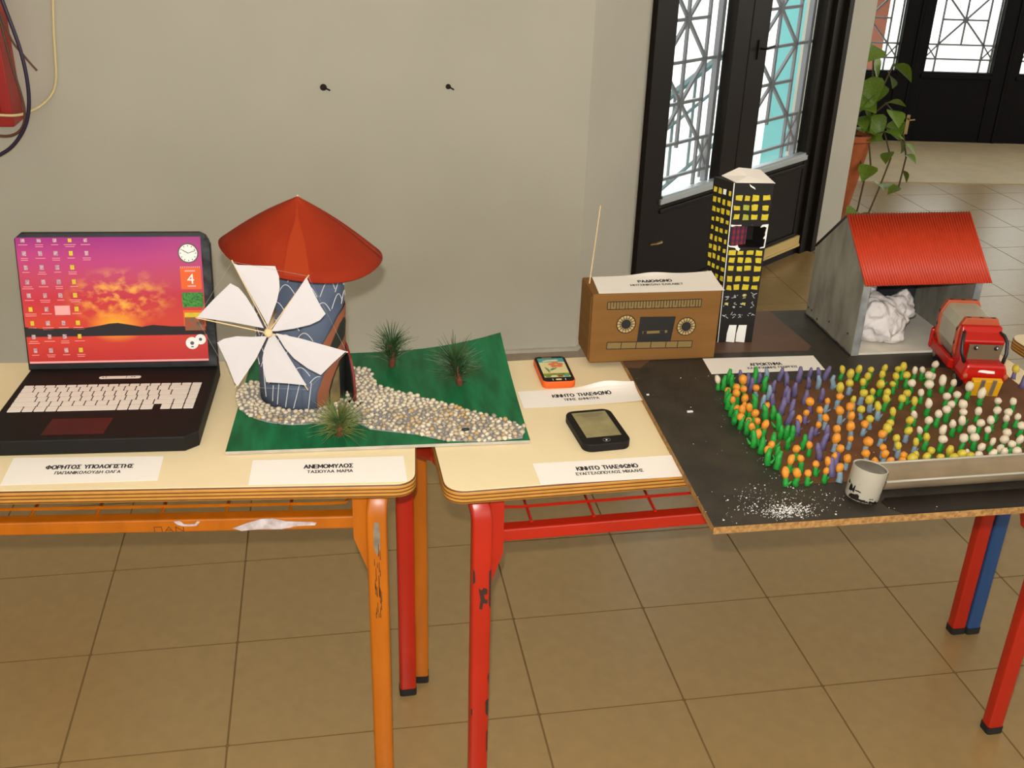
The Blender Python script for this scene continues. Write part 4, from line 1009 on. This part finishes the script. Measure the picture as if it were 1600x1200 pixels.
# tower block
SB = Vector((.860, 2.03, TB+.0006))
sk = thing('tower_block_model', SB, 'tall black tower block model with painted yellow windows behind the radio', 'tower model')
SH = .357
QF = [(.829, 2.012), (.905, 2.004), (.898, 2.058), (.806, 2.062)]
Q = [Vector((p[0]-SB.x, p[1]-SB.y, 0)) for p in QF]
def sq(i, z):                        # corner i at height z, the box widens a little upwards
    k = z/SH; return Vector((Q[i].x*(1+.10*k)-.004*k, Q[i].y*(1+.04*k), z))
zc0, zc1 = SH*.612, SH*.742
bdy = MB()
def slab(z0, z1):
    vs = [sq(i, z0) for i in range(4)]+[sq(i, z1) for i in range(4)]
    bdy.add(vs, [(3, 2, 1, 0), (4, 5, 6, 7), (0, 1, 5, 4), (1, 2, 6, 5), (2, 3, 7, 6), (3, 0, 4, 7)])
slab(0, zc0); slab(zc1, SH)
bdy.add([sq(1, zc0), sq(2, zc0), sq(3, zc0), sq(0, zc0), sq(1, zc1), sq(2, zc1), sq(3, zc1), sq(0, zc1)], [(0, 1, 5, 4), (1, 2, 6, 5), (2, 3, 7, 6)])
def fp(u, v, z=0):                    # point on the front face
    p = sq(0, v*SH)*(1-u)+sq(1, v*SH)*u; return p+Vector((0, -1, 0))*z
def lp(u, v, z=0):                    # left face, u from the back to the front edge
    p = sq(3, v*SH)*(1-u)+sq(0, v*SH)*u; return p+Vector((-.9, -.4, 0))*z
body = bdy.build('body', 'tower_black', sk, fix=False)
# cut-out storey: left side wall strip and right wall strip beside the opening, tartan cloth inside
for (a, b) in ((0, .055), (.945, 1)):
    MB().add([fp(a, .612), fp(b, .612), fp(b, .742), fp(a, .742), fp(a, .612)+Vector((0, .004, 0)), fp(b, .612)+Vector((0, .004, 0)), fp(b, .742)+Vector((0, .004, 0)), fp(a, .742)+Vector((0, .004, 0))],
             [(0, 1, 2, 3), (7, 6, 5, 4), (0, 4, 5, 1), (1, 5, 6, 2), (2, 6, 7, 3), (3, 7, 4, 0)]).build('storey_wall', 'tower_black', sk)
MB().add([fp(.05, .614)+Vector((0, .008, 0)), fp(.56, .614)+Vector((0, .020, 0)), fp(.56, .740)+Vector((0, .020, 0)), fp(.05, .740)+Vector((0, .008, 0)), fp(.05, .614)+Vector((0, .010, 0)), fp(.56, .614)+Vector((0, .022, 0)), fp(.56, .740)+Vector((0, .022, 0)), fp(.05, .740)+Vector((0, .010, 0))],
         [(0, 1, 2, 3), (7, 6, 5, 4), (0, 4, 5, 1), (1, 5, 6, 2), (2, 6, 7, 3), (3, 7, 4, 0)]).build('tartan_cloth', 'tartan', sk)
def fpoly(pl, name, m, fn=fp, z=.0004, par=None):
    mb = MB(); n = len(pl); vs = [fn(u, v, z) for u, v in pl]+[fn(u, v, 0) for u, v in pl]
    mb.add(vs, [tuple(range(n))]+[(i, n+i, n+(i+1) % n, (i+1) % n) for i in range(n)]); return mb.build(name, m, par or sk)
fpoly([(.03, .742), (.03, .752), (.16, .749), (.30, .751), (.30, .744), (.15, .745), (.06, .738)], 'torn_edge', 'white', z=.001)
fpoly([(.80, .735), (.84, .752), (1.0, .756), (.985, .612), (.86, .607), (.86, .613), (.955, .618), (.965, .665), (.91, .668), (.955, .69), (.94, .70), (.965, .735), (.90, .742)], 'torn_edge', 'white', z=.001)
fpoly([(.0, .63), (.04, .615), (.2, .61), (.24, .596), (.30, .590), (.34, .604), (.28, .614), (.26, .627), (.2, .622), (.06, .622)], 'torn_edge', 'white', z=.001)
fpoly([(.55, .758), (.60, .758), (.60, .744), (.55, .744)], 'paint_dab', 'mill_dark', z=.001)
def jit(s): return random.uniform(-s, s)
rowsF = [.913, .854, .796, .577, .533, .480, .416, .360]
for ri, v in enumerate(rowsF):
    for ci, u in enumerate((.15, .37, .60, .86)):
        hw, hh = (.075+jit(.012)), .0155+jit(.003)
        u2 = u+jit(.015); v2 = v+jit(.003)
        m = 'green_yellow' if (ri, ci) in ((1, 1), (2, 1)) else 'yellow_paint'
        fpoly([(u2-hw+jit(.015), v2-hh+jit(.003)), (u2+hw+jit(.015), v2-hh+jit(.003)), (u2+hw+jit(.015), v2+hh+jit(.003)), (u2+jit(.03), v2+hh+jit(.003)), (u2-hw+jit(.015), v2+hh+jit(.003))], 'painted_window', m)
for ri, v in enumerate((.303, .248, .182)):
    for ci, u in enumerate((.13, .37, .61, .86)):
        sc = MB(); 
        for k in range(5):
            u0, v0 = u+jit(.06), v+jit(.014); u1, v1 = u0+jit(.09), v0+jit(.012)
            a = fp(u0, v0, .0004); b = fp(u1, v1, .0004); sc.tube([a, b], .0006, 4)
        sc.build('scraped_window', 'chalk', sk)
        if (ri, ci) in ((0, 2), (1, 0), (1, 2)): fpoly([(u-.05, v), (u+.05, v), (u+.06, v+.013), (u-.04, v+.014)], 'painted_window', 'yellow_paint')
for ri in range(12):
    for ci, u in enumerate((.14, .37, .60, .86)):
        v = .93-ri*.0575+(-.012*(1-u))*0+jit(.004); hw, hh = .070+jit(.015), .0135+jit(.003)
        if ri == 11 and ci < 2: continue
        fpoly([(u-hw, v-hh), (u+hw+jit(.02), v-hh+jit(.003)), (u+hw, v+hh), (u-hw+jit(.02), v+hh+jit(.003))], 'painted_window', 'yellow_paint' if (ri, ci) != (0, 2) else 'white', fn=lp)
for (a, b) in ((.245, .485), (.52, .78)): fpoly([(a+jit(.01), .004), (b, .0), (b+.01, .115), (a+.04, .115), (a-.0, .06)], 'entrance_door', 'white')
fpoly([(-.005, 0), (.012, 0), (.015, 1), (-.008, 1)], 'white_corner_line', 'white', z=.0006)
MB().add([fp(.05, 1.002), fp(1.03, 1.0), sq(2, SH)+Vector((.002, .010, .012)), (sq(2, SH)+sq(3, SH))/2+Vector((.006, .012, .016)), sq(3, SH)+Vector((.015, -.004, .003)), (sq(0, SH)+sq(2, SH))/2+Vector((0, 0, .008))],
         [(0, 1, 5), (1, 2, 5), (2, 3, 5), (3, 4, 5), (4, 0, 5)]).build('roof_paper', 'paper', sk, solid=.0006)
fpoly([(.38, .995), (.44, .985), (.52, .975), (.55, .962), (.50, .968), (.42, .978)], 'torn_edge', 'white', z=.0012)

# barn
BB = Vector((1.232, 2.03, TB+.0004))
bn = thing('barn_model', BB, 'grey open-fronted barn model with corrugated red roof', 'barn', R(-1))
bw, bdp, ev, rg = .272, .244, .166, .272
MB().prism([(-bdp/2, 0), (bdp/2, 0), (bdp/2, ev), (0, rg), (-bdp/2, ev)], 0, .006).xf(frame((-bw/2, 0, 0), (0, 1, 0), (0, 0, 1))).build('side_wall', 'barn_grey', bn)
MB().prism([(-bdp/2, 0), (bdp/2, 0), (bdp/2, ev), (0, rg), (-bdp/2, ev)], 0, .006).xf(frame((bw/2-.006, 0, 0), (0, 1, 0), (0, 0, 1))).build('side_wall', 'barn_grey', bn)
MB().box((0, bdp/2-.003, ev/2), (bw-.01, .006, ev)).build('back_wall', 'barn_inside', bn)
MB().box((0, 0, .0025), (bw-.014, bdp-.006, .005)).build('barn_floor', 'barn_floor', bn)
MB().box((-bw/2+.009, -bdp/2+.002, ev/2), (.016, .006, ev)).build('post', 'barn_post', bn, bevel=.001)
MB().box((bw/2-.009, -bdp/2+.002, ev/2), (.016, .006, ev)).build('post', 'barn_post', bn, bevel=.001)
MB().box((-.02, bdp/2-.012, ev/2), (.012, .012, ev)).build('inner_post', 'barn_post', bn)
ins = MB(); ins.box((-bw/2+.0068, 0, ev/2), (.0012, bdp-.02, ev-.02)); ins.build('inner_lining', 'barn_post', bn)
bt = MB()
for (y, z) in ((bdp/2-.010, .02), (bdp/2-.028, .02), (.0, .03), (-bdp/2+.03, .04), (.06, .012)):
    bt.ico((-bw/2-.0005, y, z), (.0012, .0032, .0032), 1)
bt.build('bolts', 'toy_black', bn)
tr_ = MB(); tr_.tube([(-bw/2-.001, -bdp/2, .001)]+[(-bw/2-.001-random.random()*.0015, -bdp/2+bdp*k/14, .001+random.random()*.003) for k in range(1, 14)]+[(-bw/2-.001, bdp/2, .001)], .0022, 5); tr_.build('glue_line', 'toy_black', bn)
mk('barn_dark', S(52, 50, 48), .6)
def roofside(sgn):
    nr = 46; x0, x1 = -bw/2-.002, bw/2+.014; eo = .010
    y0, z0 = sgn*.0, rg+.006; y1 = sgn*(bdp/2+eo); z1 = ev-(rg-ev)/(bdp/2)*eo+.006
    nrm = Vector((0, sgn*(rg-ev), bdp/2)).normalized()
    mb = MB()
    def f(u, v):
        k = round(u*nr*4); h = (.0, .0022, .0034, .0022)[k % 4]
        return Vector((x0+(x1-x0)*u, y0+(y1-y0)*v, z0+(z1-z0)*v))+nrm*h
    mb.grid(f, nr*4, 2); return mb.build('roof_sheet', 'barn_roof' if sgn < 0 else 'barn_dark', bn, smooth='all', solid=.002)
roofside(-1); roofside(1)
cot = MB(); random.seed(5)
def fluff(c, r, n):
    for k in range(n):
        a = random.uniform(0, 6.28); u = random.uniform(-.3, 1); q = math.sqrt(max(0, 1-u*u))
        rr = random.uniform(.30, .5)*min(r)
        cot.ico((c[0]+r[0]*.7*q*math.cos(a), c[1]+r[1]*.7*q*math.sin(a), max(rr*.6, c[2]+r[2]*.7*u)), (rr*random.uniform(.8, 1.4), rr*random.uniform(.8, 1.3), rr*random.uniform(.6, 1)), 2, noise=.22)
    cot.ico(c, tuple(x*.8 for x in r), 3, noise=.05)
fluff((-.075, .035, .055), (.05, .06, .075), 30); fluff((-.06, -.045, .035), (.064, .055, .05), 34); fluff((-.002, -.03, .05), (.036, .035, .034), 18)
fluff((.020, -.022, .072), (.022, .02, .02), 8); fluff((-.085, .05, .12), (.04, .04, .04), 18); fluff((-.02, -.07, .014), (.034, .026, .018), 12)
cot.v = [(max(v[0], -bw/2+.010), min(max(v[1], -bdp/2+.004), bdp/2-.02), max(v[2], .002)) for v in cot.v]
co = cot.build('cotton_wool', 'cotton', None, smooth='all')
co.location = BB+Vector((0, 0, .004)); co.scale = (1, 1, 1.2); tag(co, 'heap of white cotton wool spilling inside the grey barn', 'cotton wool')
md = co.modifiers.new('remesh', 'REMESH'); md.mode = 'VOXEL'; md.voxel_size = .0028; md.use_smooth_shade = True
"""truck"""
tk = thing('toy_truck', (1.292, 1.792, TB+.0012), 'red toy tanker truck with yellow bumper parked before the barn', 'toy truck', R(-11)); tk.scale = (1.12, 1.2, 1.28)
# local: nose towards -y
ch_ = MB(); ch_.prism([(-.032, -.070), (.032, -.070), (.034, .085), (-.034, .085)], .012, .024)
ch_.build('chassis', 'toy_red', tk, bevel=.003)
sk_ = MB()
for s in (-1, 1):
    sk_.prism([(s*.034, -.02), (s*.042, -.012), (s*.042, .078), (s*.036, .088)], .016, .034)
sk_.prism([(-.044, .082), (-.034, .094), (.034, .094), (.044, .082), (.044, .076), (-.044, .076)], .016, .050)
sk_.build('side_skirt', 'toy_red', tk, bevel=.003)
tank = MB(); sec = [(-.026, .026), (.026, .026), (.036, .05), (.036, .082), (.026, .100), (-.026, .100), (-.036, .082), (-.036, .05)]
tank.prism(sec, 0, .088).xf(frame((0, .078, 0), (1, 0, 0), (0, 0, 1))).build('tank', 'toy_tank', tk, bevel=.004)
for yy in (.078, -.006):
    o = MB(); n8 = len(sec); big = [(p[0]*1.10, .062+(p[1]-.062)*1.12) for p in sec]
    Fm = frame((0, yy, 0), (1, 0, 0), (0, 0, 1))
    o.prism(big, 0, .010); fr_ = o.xf(Fm).build('tank_hoop', 'toy_frame', tk, bevel=.0015)
    bl = MB()
    for x in (-.022, 0, .022): bl.ico((x, yy-.005, .1043), (.0055, .0028, .0012), 1)
    for z in (.084, .062, .040):
        for s in (-1, 1): bl.ico((s*.0395, yy-.005, z), (.0012, .0028, .0045), 1)
    bl.build('hoop_bolts', 'toy_black', fr_)
cab = MB(); cab.prism([(-.004-.028, .022), (-.0, .022), (-.0, .094), (-.014, .094), (-.018, .086), (-.034, .078), (-.034, .074), (-.028, .050)], -.036, .036)
cab.xf(Matrix(((0, 0, 1, 0), (1, 0, 0, -.010), (0, 1, 0, 0), (0, 0, 0, 1)))).build('cab', 'toy_red', tk, bevel=.002)
MB().prism([(-.028, .049), (.028, .049), (.030, .075), (-.030, .075)], 0, .003).xf(frame((0, -.0385, .0), (1, 0, 0), (0, -.16, 1))).build('windscreen', 'toy_glass', tk)
ey = MB(); ep = MB()
for s in (-1, 1):
    c = Vector((s*.018, -.0535, .0695)); ey.ico(c, (.0042, .0012, .0042), 2); ep.ico(c+Vector((.0012, -.0012, .0005)), (.0014, .0006, .0018), 1)
ey.build('eyes', 'toy_black', tk); ep.build('eye_dots', 'white', tk)  # black eyes, each with a small white dot
hd_ = MB(); hd_.prism([(-.040, .018), (.040, .018), (.041, .030), (.034, .048), (-.034, .048), (-.041, .030)], 0, .036)
hood = hd_.xf(frame((0, -.036, 0), (1, 0, 0), (0, 0, 1))).build('hood', 'toy_red', tk, bevel=.005)
MB().prism([(-.014, .036), (.004, .034), (.016, .034), (.015, .038), (.008, .0385), (-.004, .0395), (-.012, .039)], 0, .0006).xf(frame((0, -.0722, 0), (1, 0, 0), (0, 0, 1))).build('hood_badge', 'white', tk)
for s in (-1, 1):
    MB().tube([(s*.030, -.022, .086), (s*.036, -.036, .084), (s*.040, -.044, .076), (s*.040, -.050, .060), (s*.034, -.056, .045)], .0032, 8).build('exhaust_pipe', 'toy_black', tk, smooth='all')
    MB().lathe([(0, 0), (.0042, 0), (.0042, .003), (0, .004)], 10, (s*.036, -.0725, .030), M=Matrix.Rotation(R(90), 3, 'X')).build('headlamp', 'toy_frame', tk)
    for yy in (-.045, .055):
        wv = MB().lathe([(0, -.006), (.011, -.006), (.0145, -.004), (.0145, .004), (.011, .006), (0, .006)], 18, (s*.034, yy, .0145), M=Matrix.Rotation(R(90), 3, 'Y')).build('wheel', 'toy_black', tk, smooth=True)
        MB().lathe([(0, 0), (.006, 0), (.006, .001), (0, .0015)], 12, (s*.0405, yy, .0145), M=Matrix.Rotation(R(90*s), 3, 'Y')).build('hub_cap', 'toy_glass', wv)
bpr = MB().prism([(-.025, .001), (.025, .001), (.026, .031), (-.026, .031)], 0, .010).xf(frame((0, -.073, 0), (1, 0, 0), (0, -.25, 1))).build('bumper', 'toy_yellow', tk, bevel=.001)
for x in (-.010, .010):
    MB().prism([(x-.0032, .003), (x+.0032, .003), (x+.0032, .032), (x-.0032, .032)], 0, .003).xf(frame((0, -.0835, 0), (1, 0, 0), (0, -.25, 1))).build('grille_bar', 'bare_steel', bpr)

# gutter and cup along the front edge
gt = thing('gutter_trough', (1.115, 1.388, TB+.0011), 'beige half-round gutter trough lying along the front edge of the board', 'gutter', R(0))
GN = 14; GR = .031
def gsec(k, r): a = math.pi+math.pi*k/GN; return (r*math.cos(a), .029+.92*r*math.sin(a))
g = MB()
for r_ in (GR, GR-.0022):
    g.grid(lambda u, v, r_=r_: Vector((-.232+.484*u, gsec(v*GN, r_)[0], gsec(v*GN, r_)[1])), 1, GN)
rimv = []
for k in (0, GN):
    a, b = gsec(k, GR), gsec(k, GR-.0022); g.add([(-.232, a[0], a[1]), (.252, a[0], a[1]), (.252, b[0], b[1]), (-.232, b[0], b[1])], [(0, 1, 2, 3)])
for x in (-.232, .252):
    for k in range(GN):
        a, b, c, d = gsec(k, GR), gsec(k+1, GR), gsec(k+1, GR-.0022), gsec(k, GR-.0022); g.add([(x, *a), (x, *b), (x, *c), (x, *d)], [(0, 1, 2, 3)])
g.build('channel', 'gutter', gt, smooth=True)
for s in (-1, 1): MB().tube([(-.232, s*(GR-.001), .029), (.252, s*(GR-.001), .029)], .0022, 8).build('rim', 'pvc', gt, smooth='all')
MB().prism([(k_[0], k_[1]) for k_ in [gsec(k, GR-.0022) for k in range(GN+1)]], 0, .002).xf(Matrix(((0, 0, 1, .25), (1, 0, 0, 0), (0, 1, 0, 0), (0, 0, 0, 1)))).build('end_cap', 'gutter', gt)
cp = thing('plastic_cup', (.843, 1.358, TB+.0048), 'cream plastic pipe cup smeared with black paint, at the gutter end', 'cup')
cp.rotation_euler = (R(-4), R(9), 0)
MB().lathe([(0, 0), (.026, 0), (.0275, .003), (.0285, .053), (.0285, .055), (.0275, .0555), (.0262, .054)], 32).build('shell', 'pvc', cp, smooth=True)
mk('pvc_inside_shade', S(118, 113, 100), .35, c2=S(150, 146, 134), scale=40); MB().lathe([(.0262, .054), (.0250, .006), (0, .005)], 32).build('inside', 'pvc_inside_shade', cp, smooth='all')  # shade inside the cup put into a darker plastic colour
sm_ = MB()
for (a0, z0, w_, h_) in ((-60, .001, .018, .012), (-40, .001, .02, .007), (-75, .012, .012, .014), (-95, .022, .008, .012), (-20, .001, .012, .005), (10, .001, .016, .006), (-52, .016, .012, .003), (-50, .028, .002, .009), (0, .008, .007, .003), (30, .001, .012, .004)):
    n_ = 6
    vs = []
    for k in range(n_+1):
        a = R(a0)+(w_/.0277)*(k/n_-.5); 
        j = random.uniform(.4, 1); vs.append((.0279*math.sin(a), -.0279*math.cos(a), z0+(h_*.2*random.random()))); vs.append((.0279*math.sin(a), -.0279*math.cos(a), z0+h_*j))
    sm_.add(vs, [(2*k, 2*k+2, 2*k+3, 2*k+1) for k in range(n_)])
sm_.build('paint_smears', 'wet_black', cp, fix=False)

# ================================================================== wall cabinet and cables, plant
cb = thing('fire_cabinet', (-1.136, WY, 1.025), 'red metal fire cabinet on the grey wall behind loose cables', 'cabinet')
MB().box((0, -.06, .25), (.46, .12, .62)).build('body', 'cabinet_red', cb, bevel=.004)
MB().box((0, -.124, .25), (.40, .008, .56)).build('door', 'cabinet_red', cb, bevel=.003)
def cable(name, pts, r, m, label):
    c = bpy.data.curves.new(name, 'CURVE'); c.dimensions = '3D'; c.bevel_depth = r; c.bevel_resolution = 2; c.resolution_u = 8
    s = c.splines.new('NURBS'); s.points.add(len(pts)-1)
    for p, q in zip(s.points, pts): p.co = (*q, 1)
    s.use_endpoint_u = True; s.order_u = 3
    t = bpy.data.objects.new('tmp', c); col.objects.link(t)
    me = bpy.data.meshes.new_from_object(t.evaluated_get(bpy.context.evaluated_depsgraph_get())); bpy.data.objects.remove(t)
    me.materials.clear(); me.materials.append(M_[m]); me.polygons.foreach_set('use_smooth', [True]*len(me.polygons))
    o = bpy.data.objects.new(name, me); col.objects.link(o); tag(o, label, 'cable', 'loose cables by the red cabinet'); return o
cable('wall_cable',[(-0.875,3.270,1.376),(-0.854,3.270,1.276),(-0.837,3.270,1.190),(-0.833,3.270,1.102),(-0.841,3.270,1.030),(-0.861,3.270,0.975),(-0.901,3.270,0.923),(-0.944,3.270,0.895),(-1.001,3.270,0.873)], .0055,'cable_black','thick dark cable looping below the red fire cabinet')
cable('wall_cable',[(-0.897,3.300,1.357),(-0.887,3.300,1.272),(-0.882,3.300,1.203),(-0.874,3.300,1.124),(-0.864,3.300,1.060),(-0.862,3.300,1.009),(-0.875,3.300,0.968),(-0.904,3.300,0.946),(-0.943,3.300,0.944),(-0.994,3.300,0.954)], .004,'cable_brown','thin brown cable hanging across the red fire cabinet')
cable('wall_cable',[(-0.763,3.440,1.363),(-0.780,3.440,1.239),(-0.787,3.440,1.156),(-0.794,3.440,1.082),(-0.812,3.440,1.038),(-0.846,3.420,1.008),(-0.871,3.380,0.999),(-0.885,3.320,1.001),(-0.918,3.310,1.002),(-0.987,3.310,1.008)], .0042,'cable_white','cream cable curving down the grey wall beside the cabinet')
cable('wall_cable',[(-0.887,3.290,1.307),(-0.868,3.290,1.231),(-0.856,3.290,1.201),(-0.839,3.290,1.179),(-0.825,3.290,1.156),(-0.808,3.290,1.134)], .003,'cable_brown','short frayed brown wire end beside the red cabinet')
pt_ = thing('potted_pothos', (2.765, 5.27, 0), 'trailing pothos in a tall terracotta pot beside the wall end', 'potted plant')
MB().lathe([(0, 0), (.05, 0), (.055, .02), (.125, .46), (.14, .47), (.14, .50), (.125, .50), (.115, .46), (0, .45)], 28).build('pot', 'terracotta', pt_, smooth=True)
MB().lathe([(0, .462), (.118, .465)], 20).build('soil', 'soil_dark', pt_)
random.seed(21)
def leaf_mesh():
    def f(u, v):
        s = v; wdt = .5*math.sin(math.pi*min(1, s**.7))*(1-.25*s); x = (u-.5)*2*wdt
        return Vector((x, s, -.25*s*s+.25*abs(x)))
    return MB().grid(f, 4, 6).mesh('leaf', 'leaf', smooth='all')
lm = leaf_mesh()
def vine(pts, leaves, sz):
    V = MB().tube(pts, .005, 5).build('vine', 'vine', pt_)
    for t in leaves:
        k = t*(len(pts)-1); i = min(int(k), len(pts)-2); p = Vector(pts[i]).lerp(Vector(pts[i+1]), k-i)
        o = bpy.data.objects.new('leaf', lm); col.objects.link(o); o.parent = V; o.location = p
        s = sz*random.uniform(.8, 1.2); o.scale = (s, s, s); o.rotation_euler = (R(random.uniform(-70, 20)), random.uniform(-.5, .5), random.uniform(1.6, 4.9))
vine([(0, 0, .46), (.02, -.03, .62), (.06, -.05, .78), (.04, -.04, .95)], (.25, .4, .55, .7, .85, 1), .14)
vine([(0, 0, .46), (.09, -.03, .58), (.16, -.05, .66), (.22, -.06, .60), (.25, -.06, .50)], (.3, .5, .65, .8, 1), .13)
vine([(.05, -.05, .47), (.15, -.10, .52), (.21, -.11, .38), (.17, -.11, .2), (.14, -.10, .06), (.10, -.1, .02)], (.2, .35, .55, .95, 1), .10)
vine([(.05, -.05, .47), (.16, -.08, .54), (.27, -.09, .50), (.31, -.09, .38), (.30, -.09, .22)], (.6, .72, .86, 1), .085)
vine([(0, -.02, .46), (.03, -.08, .55), (.06, -.11, .50), (.09, -.13, .35)], (.3, .5, .7, 1), .10)
vine([(0, 0, .46), (.05, -.02, .66), (.13, -.04, .74), (.16, -.05, .86)], (.3, .5, .7, .85, 1), .13)
vine([(.0, -.05, .47), (.07, -.13, .30), (.06, -.13, .12), (.05, -.13, .04)], (.75, .9, 1), .11)
